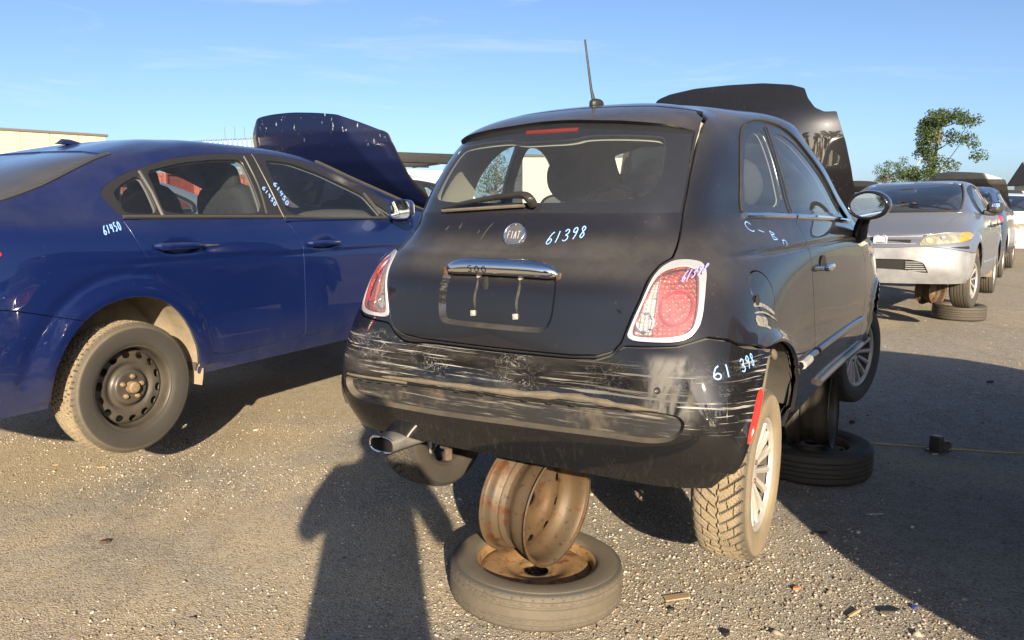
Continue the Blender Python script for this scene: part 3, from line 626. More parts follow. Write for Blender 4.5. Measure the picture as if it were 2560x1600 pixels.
M_REDD = mat('red_reflector', (.55, .03, .02), .25, coat=1.); M_RING = mat('lamp_ring', (.75, .42, .40), .3, .4)
M_REDG = glass('red_lens', (.98, .37, .35), dust=.20, gloss=1.2, film=.03); M_CLRG = glass('clear_lens', (.95, .94, .92), dust=.22, gloss=1.2, film=.03)
def bowl_mat():
    t = NT('lamp_bowl'); co = t.coord(); v = t.voro(t.mapping(co, (1, 1, 1)), 75, 'F1', 'Distance', .15); n = t.noise(co, 14, 4, .6, 1.5)
    b = t.bsdf(Base_Color=t.mix(t.smooth(n, .4, .65), (.62, .61, .60), (.30, .30, .31)), Metallic=.5, Roughness=.35); t.put(b.inputs['Normal'], t.bump(v, .7, .012)); return t.m
M_BOWL = bowl_mat()
M_TYREF = tyre_mat('muddy_winter_tyre', .95, .8, .302)
M_TYREFS = tyre_mat('grey_winter_tyre', .16, .10, .302)

ARCH_FR = chaikin([(.285, .12), (.285, .30), (.272, .42), (.225, .505), (.14, .565), (.02, .61), (-.10, .63), (-.20, .622), (-.295, .575), (-.375, .50), (-.425, .42), (-.455, .33), (-.46, .12)], 2)
ARCH_FF = chaikin([(2.0, .12), (2.0, .32), (2.04, .46), (2.13, .56), (2.28, .615), (2.43, .57), (2.54, .47), (2.60, .34), (2.62, .12)], 2)
DLO_F = chaikin([(.108, 1.034), (.112, 1.06), (.135, 1.115), (.172, 1.196), (.245, 1.289), (.335, 1.352), (.45, 1.381), (.577, 1.391), (.727, 1.382), (.888, 1.342), (1.047, 1.262), (1.23, 1.165), (1.43, 1.055), (1.545, .984), (1.50, .98), (.947, 1.011), (.563, 1.026)], 2)
QG_F = chaikin([(.160, 1.058), (.170, 1.127), (.205, 1.201), (.285, 1.285), (.37, 1.332), (.46, 1.352), (.515, 1.355), (.512, 1.25), (.508, 1.15), (.520, 1.055)], 2)
DG_F = chaikin([(.605, 1.352), (.727, 1.352), (.875, 1.316), (1.03, 1.238), (1.2, 1.15), (1.36, 1.062), (1.45, 1.008), (.95, 1.032), (.605, 1.048), (.585, 1.15), (.59, 1.25)], 2, w=.2)
DOOR_F = np.concatenate([catmull([(.563, 1.024), (.553, .95), (.555, .86), (.575, .74), (.60, .62), (.645, .47), (.69, .37), (.76, .325)], 5), catmull([(.80, .32), (1.70, .325), (1.77, .36), (1.797, .45), (1.805, .60), (1.80, .72), (1.74, .80), (1.64, .88), (1.57, .96), (1.545, .982)], 5), [(.947, 1.009)]])
TL_O = chaikin([(.551, .905), (.585, .907), (.622, .898), (.646, .868), (.659, .814), (.666, .756), (.664, .716), (.645, .684), (.60, .672), (.462, .671), (.482, .737), (.503, .797), (.516, .86), (.529, .888)], 2, w=.2)
TL_L = chaikin([(.570, .888), (.603, .887), (.631, .862), (.648, .80), (.653, .737), (.645, .702), (.607, .687), (.49, .684), (.48, .70), (.499, .762), (.519, .835), (.533, .872)], 2)
_hh = [(.0, .614), (.30, .616), (.385, .622), (.43, .638), (.452, .665), (.474, .737), (.495, .797), (.508, .86), (.522, .893), (.545, .913), (.538, .976), (.532, 1.045), (.528, 1.11), (.516, 1.218), (.498, 1.32), (.482, 1.37), (.44, 1.402), (.3, 1.424), (0, 1.434)]
HATCH_F = np.array(_hh + [(-x, z) for x, z in _hh[-2:0:-1]])
_gh = [(0, 1.046), (.3, 1.046), (.527, 1.047), (.522, 1.11), (.51, 1.218), (.49, 1.318), (.42, 1.338), (.261, 1.357), (.067, 1.371), (0, 1.372)]
GLASS_F = np.array(_gh + [(-x, z) for x, z in _gh[-2:0:-1]])
_gi = [(0, 1.082), (.25, 1.083), (.38, 1.090), (.43, 1.105), (.452, 1.14), (.448, 1.22), (.43, 1.288), (.40, 1.303), (.16, 1.316), (.11, 1.300), (0, 1.300)]
GLI_F = chaikin(_gi + [(-x, z) for x, z in _gi[-2:0:-1]], 2)
PLATE_F = chaikin([(-.212, .868), (-.226, .80), (-.224, .72), (-.212, .682), (-.17, .674), (.17, .674), (.205, .682), (.224, .72), (.23, .80), (.222, .868), (.1, .885), (-.1, .885)], 2, w=.2)
RECESS_F = chaikin([(-.685, .437), (-.53, .438), (-.2, .452), (.117, .455), (.40, .462), (.55, .474), (.64, .470), (.662, .450), (.655, .42), (.625, .390), (.56, .374), (.40, .372), (.118, .365), (-.204, .352), (-.54, .345), (-.64, .357), (-.69, .395)], 2, w=.2)
FUEL_F = np.array([(-.09 + .095 * math.cos(a) - .012 * math.sin(a), .783 + .074 * math.sin(a)) for a in np.linspace(0, 2 * math.pi, 40, endpoint=False)])
WS_F = [(0, 1.03), (.45, 1.04), (.58, 1.06), (.56, 1.15), (.505, 1.26), (.45, 1.35), (.3, 1.39), (0, 1.40)]; WS_F = np.array(WS_F + [(-x, z) for x, z in WS_F[-2:0:-1]])
HOODP_F = np.array([(-.60, 1.98), (-.3, 2.07), (0, 2.1), (.3, 2.07), (.60, 1.98), (.64, 2.2), (.6, 2.5), (.4, 2.68), (0, 2.74), (-.4, 2.68), (-.6, 2.5), (-.64, 2.2)])

sgnp = lambda v, e=.72: math.copysign(abs(v) ** e, v)
def sweep(P, rx, rz, n=40):
    P, T, A, B = frames(P); th = np.linspace(0, 2 * math.pi, n, endpoint=False); cx = np.array([sgnp(math.cos(a)) for a in th]) * rx; cz = np.array([sgnp(math.sin(a)) for a in th]) * rz
    return (P[:, None] + A[:, None] * cx[None, :, None] + B[:, None] * cz[None, :, None]).reshape(-1, 3), None, grid_tris(len(P), n, closed_v=True)
def fiat_disp(G):
    x, y, z = G[..., 0], G[..., 1], G[..., 2]; sm = lambda a, lo, hi: np.clip((a - lo) / (hi - lo), 0, 1) ** 2 * (3 - 2 * np.clip((a - lo) / (hi - lo), 0, 1))
    zc = .906 - .010 * np.clip(y / 1.7, 0, 1) ** 2
    d = -.015 * np.exp(-((z - zc) / .0085) ** 2) * sm(y, -.30, .25) * sm(y, 1.80, 1.60) * (x > .5)
    d += .005 * np.exp(-((z - .908) / .016) ** 2) * sm(y, -.22, -.34) * sm(x, .56, .5)
    for A in (ARCH_FR, ARCH_FF):
        s = poly_sd(y.ravel(), z.ravel(), A).reshape(y.shape); d += .016 * np.exp(-((s - .004) / .022) ** 2) * (x > .6) * (z > .3)
    return d
def build_hatchback():
    T = empty('hatchback_car', FPOS, FROT)
    tag(T, 'small black three-door hatchback with scraped rear bumper, hood up, propped on rusty wheels', 'car')
    M0 = shell(FIAT, 14, 18, fiat_disp); B0 = bvh(M0)
    body = M0
    def cut(M, f, gap=.0):
        s = f(M[0]); a, b = split(M, s + gap); 
        if gap: _, b = split(M, s - gap)
        return a, b
    sdp = lambda poly, i, j, mask=None: (lambda V: np.where(mask(V), poly_sd(V[:, i], V[:, j], poly), 1.) if mask else poly_sd(V[:, i], V[:, j], poly))
    side = lambda V: np.abs(V[:, 0]) > .42
    for A in (ARCH_FR, ARCH_FF): _, body = cut(body, sdp(A, 1, 2, side))
    hood_s = lambda V: np.where(V[:, 2] > .66, poly_sd(V[:, 0], V[:, 1], HOODP_F), 1.)
    _, body = cut(body, hood_s)
    lining = body
    # glass openings for the lining
    for pl, i, j, mk_ in ((QG_F, 1, 2, side), (DG_F, 1, 2, side), (GLI_F, 0, 2, lambda V: V[:, 1] < .25), (WS_F, 0, 2, lambda V: V[:, 1] > 1.1)): _, lining = cut(lining, sdp(pl, i, j, mk_))
    lo, hi = split(lining, 1.0 - lining[0][:, 2])
    mk('interior_panel', offset(hi, -.03), M_TRIM, T); mk('roof_lining', offset(lo, -.028), M_LINER, T)
    # rear bumper
    sx = [0, .30, .385, .43, .463, .54, .62, .69, .735, .80]; sz = [.603, .605, .610, .627, .655, .658, .664, .688, .678, .628]
    def bump_s(V):
        dz = V[:, 2] - np.interp(np.abs(V[:, 0]), sx, sz); lip = .012 * np.exp(-((V[:, 0] + .36) / .07) ** 2) * (V[:, 0] < 0)
        return np.where((np.abs(V[:, 0]) < .9) & (V[:, 1] < .05), np.maximum(dz + lip, V[:, 1] + .13), 1.)
    bumper, body = cut(body, bump_s, .0035)
    hatch, body = cut(body, sdp(HATCH_F, 0, 2, lambda V: V[:, 1] < .22), .0032)
    tl, body = cut(body, lambda V: np.where(V[:, 1] < -.15, poly_sd(np.abs(V[:, 0]), V[:, 2], TL_O), 1.), .0015)
    win, body = cut(body, sdp(DLO_F, 1, 2, side))
    doors, body = cut(body, sdp(DOOR_F, 1, 2, side), .0028)
    ws, body = cut(body, sdp(WS_F, 0, 2, lambda V: V[:, 1] > 1.1))
    fuel, body = cut(body, lambda V: np.where(V[:, 0] > .5, poly_sd(V[:, 1], V[:, 2], FUEL_F), 1.), .0028)
    mk('body', body, M_FBLACK, T, rim=.014)
    fd = mk('fuel_door', fuel, M_FBLACK, T, rim=.01)
    l, n = snap(B0, (.74, -.165, .765), (-1, 0, 0)); mk('finger_recess', xf(sell((0, 0, 0), (.006, .02, .024), n=10), l), M_DARK, fd)
    for s in (1, -1):
        d, _ = split(doors, -doors[0][:, 0] * s)
        do = mk('door', d, M_FBLACK, T, rim=.014)
        w, _ = split(win, -win[0][:, 0] * s)
        qg, w = split(w, poly_sd(w[0][:, 1], w[0][:, 2], QG_F)); dg, w = split(w, poly_sd(w[0][:, 1], w[0][:, 2], DG_F))
        mk('window_frame', offset(w, -.004), M_FRIT, T, rim=.012)
        mk('quarter_window', offset(qg, -.006), M_SGLASS, T); mk('door_window', offset(dg, -.008), M_SGLASS, do)
        if s == 1 or True:
            # rubber seam of the middle pillar, window edge rubber and bright belt strip
            def along(pts, z_off=.003):
                q = [snap(B0, (.9 * s, y, z), (-s, 0, 0)) for y, z in pts]; return np.array([a + b * z_off for a, b in q]), np.array([b for a, b in q])
            P, N = along(catmull([(.573, 1.375), (.548, 1.29), (.541, 1.206), (.548, 1.12), (.565, 1.035)], 5)); mk('pillar_seal', tube(P, .0038, 6), M_LIP2, T)
            P, N = along(catmull([(.104, 1.045), (.130, 1.115), (.167, 1.2), (.24, 1.292), (.332, 1.356), (.45, 1.386), (.577, 1.396), (.727, 1.387), (.89, 1.347), (1.05, 1.266), (1.23, 1.169), (1.43, 1.059), (1.53, .99)], 5), .002); mk('window_seal', tube(P, .0042, 6), M_LIP2 if s == 1 else M_SEAL, T)
            P, N = along(catmull([(.115, 1.030), (.35, 1.025), (.56, 1.017)], 6), .004); mk('belt_strip', tube(P, .011, 8, flat=1.), M_CHROME, T)
            P, N = along(catmull([(.575, 1.016), (.95, 1.002), (1.25, .988), (1.50, .972)], 6), .004); mk('belt_strip', tube(P, .011, 8), M_CHROME, do)
            P, N = along(catmull([(.69, .463), (1.1, .462), (1.5, .458), (1.77, .452)], 6), .006); mk('rub_strip', tube(P, .012, 8, flat=1.2), M_BLACKG, do)
            P, N = along([(.32, .468), (.40, .467), (.50, .465), (.635, .462)], .006); mk('rub_strip', tube(P, .013, 8, flat=1.2), M_BLACKG, T)
            P, N = along([(.33, .470), (.40, .469), (.47, .468)], .012); mk('strip_cap', tube(P, .017, 8), M_ALLOYD, T)
            P, N = along(catmull([(.82, .300), (1.1, .296), (1.5, .296), (1.86, .300)], 6), .008); mk('side_skirt', tube(P, .017, 10), M_PLASTG, T)
            # pull handle with its cup
            l, n = snap(B0, (.9 * s, .765, .805), (-s, 0, 0))
            hb = mk('handle_cup', xf(sell((0, 0, 0), (.007, .055, .032), n=12), (l[0], l[1] - .02, l[2] + .018)), M_DARK, do)
            mk('handle', join([xf(sell((0, 0, 0), (.014, .095, .0165), .8, .9, n=14), (l[0] + s * .024, l[1], l[2])), tube([(l[0] - s * .01, l[1] - .07, l[2]), (l[0] + s * .02, l[1] - .07, l[2])], .011, 8), tube([(l[0] - s * .01, l[1] + .07, l[2]), (l[0] + s * .02, l[1] + .07, l[2])], .010, 8)]), M_CHROME, do)
            # door mirror: shell on a foot, glass facing back
            mi = empty('door_mirror'); mi.parent = do
            A = euler(0, 0, R(-90)) if s == 1 else euler(0, 0, R(-90)); tw = euler(0, 0, R(-6 * s))
            ell = lambda M: xf(xf(xf(M, rot=A), scale=(.088, .088, .064)), (.852 * s, 1.395, 1.052), tw @ euler()) if False else xf(xf(xf(M, rot=A), (0, 0, 0), tw, ), (.852 * s, 1.395, 1.052))
            sc = lambda M: (M[0] * [1, .086, .062] , None, M[2])
            hs = sc(lathe(catmull([(.90, .004), (.98, .012), (1.08, .006), (1.14, -.02), (1.10, -.06), (.85, -.10), (.45, -.122), (.0, -.128)], 4), 48)); mk('mirror_shell', ell(hs), M_BLACKG, mi)
            mk('mirror_glass', ell(sc(lathe([(0, .001), (.5, .001), (.93, .001)], 48))), M_MIRROR, mi)
            f0 = np.array([.80 * s, 1.60, .905]); P = np.array([f0 + (-.02 * s, .04, -.03), f0, (.815 * s, 1.52, .95), (.838 * s, 1.46, 1.0)]); mk('mirror_foot', tube(catmull(P, 4), np.interp(np.linspace(0, 1, 13), [0, .3, 1], [.03, .038, .03]), 10, flat=.8), M_BLACKG, mi)
    mk('windshield', offset(ws, -.006), M_SGLASS, T)
    # --- tail lamps: bright bezel, red and clear lens, inner rings
    for s in (1, -1):
        q, _ = split(tl, -tl[0][:, 0] * s); L, bez = split(q, poly_sd(np.abs(q[0][:, 0]), q[0][:, 2], TL_L))
        sdl = poly_sd(np.abs(L[0][:, 0]), L[0][:, 2], TL_L); L = (L[0] + L[1] * (np.minimum(-sdl, .03) * .35)[:, None], L[1], L[2])
        t = empty('tail_lamp'); t.parent = T
        mk('bezel', offset(bez, .004), M_BEZEL, t, rim=.016)
        ax = np.abs(L[0][:, 0]); zz = L[0][:, 2]; inner = np.interp(zz, [.69, .786, .86], [.549, .551, .544])
        sdl = poly_sd(ax, zz, TL_L)
        cl, rd = split(L, np.maximum(ax - inner, sdl + .007))
        mk('red_lens', rd, M_REDG, t, rim=.012); mk('clear_lens', cl, M_CLRG, t, rim=.004)
        mk('lamp_bowl', offset(rd, -.022), M_BOWL, t); mk('lamp_bowl', offset(cl, -.020), M_BOWL, t)
        for (cx, cz, rr, m_, nm, wd) in ((.598, .772, .042, M_REDD, 'lamp_ring', .004), (.517, .728, .024, M_CHROME, 'reverse_lamp', .004)):
            P = []
            for a in np.linspace(0, 2 * math.pi, 33):
                l, n = snap(B0, (s * (cx + rr * math.cos(a)), -1.5, cz + rr * 1.15 * math.sin(a)), (0, 1, 0)); P.append(l + n * (.0125 if nm == 'x' else -.004))
            mk(nm, tube(P, wd, 6, cap=False), m_, t)
        mk('number_marking', write(B0, '61398', (s * .592 if s == 1 else -.655, -1, .838), (s * .640 if s == 1 else -.60, -1, .862), (0, 0, 1), (0, 1, 0), .026, .0028, .0135), M_MARKP, t)
    # --- rear bumper with its sunk trim band; the right end has come loose
    V, N, F = bumper; sh = np.clip((V[:, 0] - .60) / .19, 0, 1) ** 2; V = V + np.stack([sh * .010, -sh * .008, -sh * .004], 1)
    sag = .012 * np.exp(-((V[:, 0] - .25) / .3) ** 2) * np.clip((.60 - V[:, 2]) / .3, 0, 1); V[:, 1] += sag * .0
    dent = .016 * np.exp(-(((V[:, 0] + .15) / .22) ** 2 + ((V[:, 2] - .535) / .045) ** 2)) + .010 * np.exp(-(((V[:, 0] - .33) / .16) ** 2 + ((V[:, 2] - .52) / .04) ** 2)) - .008 * np.exp(-(((V[:, 0] + .42) / .1) ** 2 + ((V[:, 2] - .56) / .03) ** 2))
    V[:, 1] += dent * (V[:, 1] < -.4); bumper = (V, N, F)
    rs = lambda V: np.where(V[:, 1] < -.3, poly_sd(V[:, 0], V[:, 2], RECESS_F), 1.)
    rec, rest = split(bumper, rs(bumper[0]))
    bo = mk('rear_bumper', (rest[0], None, rest[2]), M_BUMP, T, angle=60)
    e_ = offset(rest, -.022); 
    edge, flr = split(rec, -(rs(rec[0]) + .008))
    edge = (edge[0] + edge[1] * (np.clip(rs(edge[0]) / .008, -1, 0) * .024)[:, None], None, edge[2])
    flr = (flr[0] - flr[1] * .024, None, flr[2])
    mk('trim_channel', edge, M_CHAN, bo, angle=60); mk('trim_band', flr, M_RECESS, bo, angle=60)
    Bb = bvh(bumper)
    # bead along the upper edge of the band, torn clips and holes, bracket studs
    P = [snap(Bb, (x, -1.5, z), (0, 1, 0)) for x, z in catmull([(-.67, .443), (-.53, .446), (-.36, .450)], 5)]
    mk('trim_bead', tube([a + b * .003 for a, b in P], .005, 6), M_LIP, bo)
    P = [snap(Bb, (x, -1.5, z), (0, 1, 0)) for x, z in catmull([(-.48, .458), (-.2, .468), (.1, .474), (.3, .485), (.45, .478), (.58, .478)], 5)]
    mk('trim_bead', tube([a + b * .004 for a, b in P], np.interp(np.linspace(0, 1, len(P)), [0, .08, .3, .5, .75, .93, 1], [.002, .007, .009, .012, .010, .006, .002]) * (1 + .25 * np.sin(np.arange(len(P)) * 2.1)), 8, flat=1.05), M_LIP, bo)
    for x, z in ((-.60, .434), (-.55, .431), (-.50, .434), (-.43, .437), (-.37, .439), (-.13, .450), (-.03, .452), (.14, .455), (.23, .457), (.31, .460), (.50, .468)):
        l, n = snap(Bb, (x, -1.5, z), (0, 1, 0)); mk('clip_slot', xf(box((0, 0, 0), (.020, .006, .0055)), l + np.array((0, .001, 0))), M_DARK, bo)
    for x, z in ((-.28, .53), (-.655, .565), (.575, .535)):
        l, n = snap(Bb, (x, -1.5, z), (0, 1, 0)); q = Vector((1, 0, 0)).rotation_difference(Vector(n)).to_matrix()
        mk('stud_hole', xf(join([lathe([(.0035, .001), (.008, .003), (.0105, .001)], 16)]), l, q), M_PLAST, bo)
    # side marker at the loose end, dark torn edge
    P = [snap(Bb, (1.5, y, z), (-1, 0, 0)) for y, z in catmull([(-.372, .528), (-.405, .49), (-.44, .435), (-.462, .385)], 4)]
    mk('side_marker', tube([a + b * .004 + np.array((0, .012, 0)) for a, b in P], np.interp(np.linspace(0, 1, len(P)), [0, .12, .8, 1], [.005, .012, .014, .006]), 8, flat=.7), M_REDD, bo)
    P = [snap(Bb, (1.5, y, z), (-1, 0, 0)) for y, z in catmull([(-.215, .632), (-.30, .585), (-.375, .512), (-.43, .43), (-.462, .36)], 4)]
    mk('bumper_edge', tube([a + np.array((-.006, .022, 0)) for a, b in P], .012, 7), M_LIP, bo)
    l, n = snap(Bb, (1.5, -.215, .632), (-1, 0, 0)); mk('torn_corner', xf(sell((0, 0, 0), (.010, .03, .016), n=8), l + np.array((0, .03, -.006)), euler(R(-30), 0, 0)), M_LIP, bo)
    mk('number_marking', write(Bb, '61 398', (2, -.490, .572), (2, -.330, .598), (0, 0, 1), (-1, 0, 0), .034, .0042), M_MARK, bo)
    # --- the lifting tailgate
    gl, hatch = split(hatch, poly_sd(hatch[0][:, 0], hatch[0][:, 2], GLASS_F) + .0015)
    _, gl0 = split(gl, np.full(len(gl[0]), 1.))
    clear, frit = split(gl, poly_sd(gl[0][:, 0], gl[0][:, 2], GLI_F))
    ed = lambda x: np.interp(np.abs(x), [0, .067, .261, .42, .49, .52], [1.372, 1.371, 1.357, 1.338, 1.318, 1.30])
    low, spo = split(hatch, hatch[0][:, 2] - 1.20)
    plate, low = split(low, poly_sd(low[0][:, 0], low[0][:, 2], PLATE_F))
    H = mk('tailgate', low, M_FBLACK, T, rim=.014)
    ps = poly_sd(plate[0][:, 0], plate[0][:, 2], PLATE_F); wall, pf = split(plate, -(ps + .016))
    wsd = poly_sd(wall[0][:, 0], wall[0][:, 2], PLATE_F)
    pan = join([(wall[0] + wall[1] * (np.clip(wsd / .016, -1, 0) * .020)[:, None], None, wall[2]), (pf[0] - pf[1] * .020, None, pf[2])])
    mk('plate_recess', pan, M_FBLACK, H, angle=50)
    Bh = bvh((pf[0] - pf[1] * .020, None, pf[2]))
    for x, z in ((-.082, .842), (.083, .842), (-.087, .717), (.080, .717)):
        l, n = snap(Bh, (x, -1.5, z), (0, 1, 0)); q = Vector((1, 0, 0)).rotation_difference(Vector(n)).to_matrix(); mk('plate_screw', xf(join([box((.003, 0, 0), (.006, .019, .019), .002), lathe([(0, .009), (.006, .008), (.006, .004)], 10)]), l, q), M_ALLOYD, H)
    l, n = snap(Bh, (-.045, -1.5, .812), (0, 1, 0)); mk('latch_slot', xf(box((0, 0, 0), (.020, .008, .058), .004), l), M_PLAST, H)
    for x, z0, z1 in ((-.083, .83, .735), (.083, .83, .73)):
        P = [snap(Bh, (x + .003 * math.sin(k), -1.5, z), (0, 1, 0)) for k, z in enumerate(np.linspace(z0, z1, 8))]; mk('dirt_streak', ribbon([a + b * .001 for a, b in P], [b for a, b in P], .010, True), M_STREAK, H)
    Bl = bvh(M0)
    # chrome grip above the plate with its raised figures
    xs = np.linspace(-.212, .226, 41); P, N = [], []
    for x in xs:
        k = abs((x - .007) / .22); l, n = snap(Bl, (x, -1.5, .868 - .012 * k ** 4), (0, 1, 0)); P.append(l + n * (.010 - .012 * k ** 6)); N.append(n)
    k = np.abs((xs - .007) / .22); grip = tube(P, .029 * np.sqrt(np.clip(1.02 - k ** 5, .02, 1)), 16, flat=1.); gp = mk('tailgate_grip', grip, M_CHROME, H)
    Bg = bvh(grip)
    mk('grip_lettering', write(Bg, '500', (-.105, -2, .857), (-.020, -2, .857), (0, 0, 1), (0, 1, 0), .020, .0028, .001, slant=.0), M_BLACKG, gp)
    for x in (-.214, .229):
        l, n = snap(Bl, (x, -1.5, .85), (0, 1, 0)); mk('rust_patch', xf(sell((0, 0, 0), (.008, .003, .017), .7, .7, n=8), l + n * .0005, euler(0, R(18 if x > 0 else -10), 0)), M_RUSTRIM, H)
    # round badge
    l, n = snap(Bl, (0, -1.5, .975), (0, 1, 0)); q = Vector((1, 0, 0)).rotation_difference(Vector(n)).to_matrix()
    bd = mk('badge', xf(lathe(catmull([(.034, .008), (.037, .012), (.041, .011), (.0445, .004), (.045, -.004)], 4), 48), l, q), M_CHROME, H)
    disc = xf(lathe([(0, .0088), (.02, .0086), (.035, .0075)], 40), l, q); mk('badge_face', disc, M_BADGE, bd)
    mk('badge_lettering', write(bvh(disc), 'FIAT', l + np.array((-.024, -1, -.012)), l + np.array((.027, -1, -.012)), (0, 0, 1), (0, 1, 0), .024, .0028, .0008, 0., False), M_BADGEL, bd)
    mk('number_marking', write(Bl, '61398', (.125, -1, .945), (.262, -1, .972), (0, 0, 1), (0, 1, 0), .036, .0035), M_MARK, H)
    for st, w_ in (([(-.10, 1.015), (-.125, .985), (-.14, .95)], .004), ([(-.30, 1.0), (-.315, .985)], .008), ([(-.24, 1.012), (-.25, .99)], .006), ([(-.155, .99), (-.16, .975)], .005)):
        P = [snap(Bl, (x, -1.5, z), (0, 1, 0)) for x, z in catmull(st, 4)]; mk('scuff', ribbon([a + b * .0012 for a, b in P], [b for a, b in P], w_, True), M_STREAK, H)
    # rear window, border, lamp, wiper
    rw = mk('rear_window', offset(clear, -.002), M_FGLASS, H)
    mk('window_border', offset(frit, -.002), M_FRIT, H, rim=.01)
    P = [snap(Bl, (x, -1.5, 1.336), (0, 1, 0)) for x in np.linspace(-.105, .105, 15)]; mk('brake_lamp', tube([a + b * -.004 for a, b in P], .011, 8, flat=1.), M_BRK, H)
    wp = empty('rear_wiper'); wp.parent = H
    def off(x, z, o): a, b = snap(Bl, (x, -1.5, z), (0, 1, 0)); return a + b * o
    P = [off(x, z, o) for x, z, o in ((.052, 1.066, .012), (.045, 1.078, .034), (.01, 1.090, .036), (-.10, 1.083, .034), (-.24, 1.066, .030), (-.33, 1.054, .022))]
    mk('wiper_arm', tube(catmull(P, 5), np.interp(np.linspace(0, 1, 26), [0, .15, .3, .8, 1], [.016, .022, .019, .010, .004]), 10, flat=.75), M_PLAST, wp)
    P = [off(x, z, .014) for x, z in np.linspace((-.34, 1.049), (.02, 1.066), 12)]; mk('wiper_blade', tube(P, .006, 6), M_LIP, wp)
    # roof spoiler lip over the glass
    V, N, F = spo; e = ed(V[:, 0]); t = np.clip((1.432 - V[:, 2]) / (1.432 - e + 1e-6), 0, 1.); t = t ** 1.4 * np.clip((.50 - np.abs(V[:, 0])) / .05 + .15, .1, 1)
    V2 = V + t[:, None] * np.array((0, -.026, .003)); sp = mk('spoiler', join([(V2, None, F)]), M_FBLACK, H, angle=70)
    E_ = []
    for x in np.linspace(-.485, .485, 49):
        l, n = snap(Bl, (x, -1.5, ed(np.array([x]))[0]), (0, 1, 0)); tt = float(np.clip((.50 - abs(x)) / .05 + .15, .1, 1)); E_.append(((l + tt * np.array((0, -.026, .003))), l + np.array((0, .012, -.016))))
    A_ = np.array([a for a, b in E_]); C_ = np.array([b for a, b in E_]); mk('spoiler_underside', (np.stack([A_, A_ * .5 + C_ * .5 + [0, 0, -.004], C_], 1).reshape(-1, 3), None, grid_tris(49, 3)), M_PLASTG, sp)
    # scuffs on the right quarter
    for st, w_ in (([(-.43, .757), (-.38, .755), (-.31, .735), (-.25, .71)], .014), ([(-.44, .735), (-.36, .728), (-.27, .70), (-.235, .685)], .006), ([(-.44, .715), (-.39, .705), (-.34, .695)], .030), ([(-.44, .70), (-.36, .684), (-.32, .672)], .008)):
        P = [snap(Bl, (1.5, y, z), (-1, .3, 0)) for y, z in catmull(st, 5)]; mk('scuff', ribbon([a + b * .0012 for a, b in P], [b for a, b in P], w_, True), M_WHITE, T)
    mk('number_marking', write(Bl, 'C-Bn', (2, .06, .985), (2, .34, .905), (0, .15, 1), (-1, 0, 0), .034, .0035), M_MARK, T)
    # --- antenna on the roof
    an = empty('antenna'); an.parent = T
    l, n = snap(Bl, (.0, .205, 3), (0, 0, -1)); mk('antenna_base', sell(l + np.array((.0, 0, .004)), (.024, .045, .022), .8, 1., 12), M_PLAST, an)
    mk('antenna_mast', tube([l + np.array((-.005, -.012, .01)), l + np.array((-.014, -.02, .06)), l + np.array((-.038, -.03, .25))], np.array([.009, .0055, .004]), 8), M_PLAST, an)
    # --- underside, arches, exhaust, axle
    mk('floor_pan', join([box((0, 1.2, .285), (1.0, 3.3, .03)), box((0, 1.15, .27), (1.46, 1.6, .03))]), M_UNDER, T)
    for s in (1, -1):
        for yc, m_ in ((-.07, M_WELL), (2.31, M_UNDER)):
            a0, a1 = R(6), R(178); w = lathe([(.02, .50), (.33, .50), (.345, .60), (.345, .775)], 40, a0, a1); w = (w[0] * [s, 1.08, 1.], None, w[2]); mk('wheel_well', xf(w, (0, yc, .285)), m_, T)
    mk('rear_axle', tube([(-.58, .02, .15), (-.3, .02, .17), (.3, .02, .17), (.58, .02, .15)], .035, 10), M_UNDER, T)
    ex = empty('exhaust_pipe'); ex.parent = T
    P = [(-.462, -.605, .213), (-.448, -.50, .214), (-.425, -.40, .216)]; mk('exhaust_tip', sweep(P, .060, .031), M_EXH, ex); mk('tip_bore', sweep(P, .053, .025), M_DARK, ex)
    P0 = np.array(P[0]); ring = [P0 + np.array((.0565 * sgnp(math.cos(a)), 0, .0285 * sgnp(math.sin(a)))) for a in np.linspace(0, 2 * math.pi, 33)]; mk('tip_rim', tube(ring, .0042, 6, False), M_CHROME, ex)
    mk('exhaust_body', join([tube([(-.43, -.42, .216), (-.37, -.28, .22), (-.15, -.22, .22)], .045, 16, True, .8), tube([(-.30, -.30, .215), (.25, -.32, .215)], .085, 16, True, .6)]), M_EXH2, ex)
    mk('tow_bracket', join([box((-.30, -.42, .20), (.045, .05, .05), .008), tube([(-.30, -.42, .18), (-.30, -.42, .13)], .016, 8)]), M_STEELRUST, T)
    mk('spring', tube([(-.50 + .055 * math.cos(a), -.05 + .055 * math.sin(a), .17 + a * .006) for a in np.linspace(0, 8 * math.pi, 90)], .008, 6), M_UNDER, T)
    # --- the raised hood: a curved skin standing on its hinges, painted side to the rear
    hx = [(0, 1.752), (.2, 1.747), (.36, 1.725), (.435, 1.70), (.463, 1.64), (.505, 1.585), (.555, 1.560), (.612, 1.562), (.64, 1.48), (.668, 1.39), (.70, 1.25), (.72, 1.12), (.70, 1.0), (.40, .965), (0, .955)]
    HP = np.array(hx + [(-x, z) for x, z in hx[-2:0:-1]]); ax_ = np.linspace(-.76, .76, 81); az_ = np.linspace(.93, 1.78, 61); AX, AZ = np.meshgrid(ax_, az_, indexing='ij')
    yy = 1.875 + .20 * np.abs(AX / .72) ** 2.6 + .16 * np.clip((AZ - 1.42) / .34, 0, 1) ** 2.2 + .10 * np.clip((1.25 - AZ) / .3, 0, 1) ** 1.5 + .012 * np.sin((AX + .2) * 5) * (AZ - 1)
    S = (np.stack([AX - .03, yy, AZ], -1).reshape(-1, 3), None, grid_tris(81, 61)); fnn = np.cross(S[0][S[2][:, 1]] - S[0][S[2][:, 0]], S[0][S[2][:, 2]] - S[0][S[2][:, 0]])
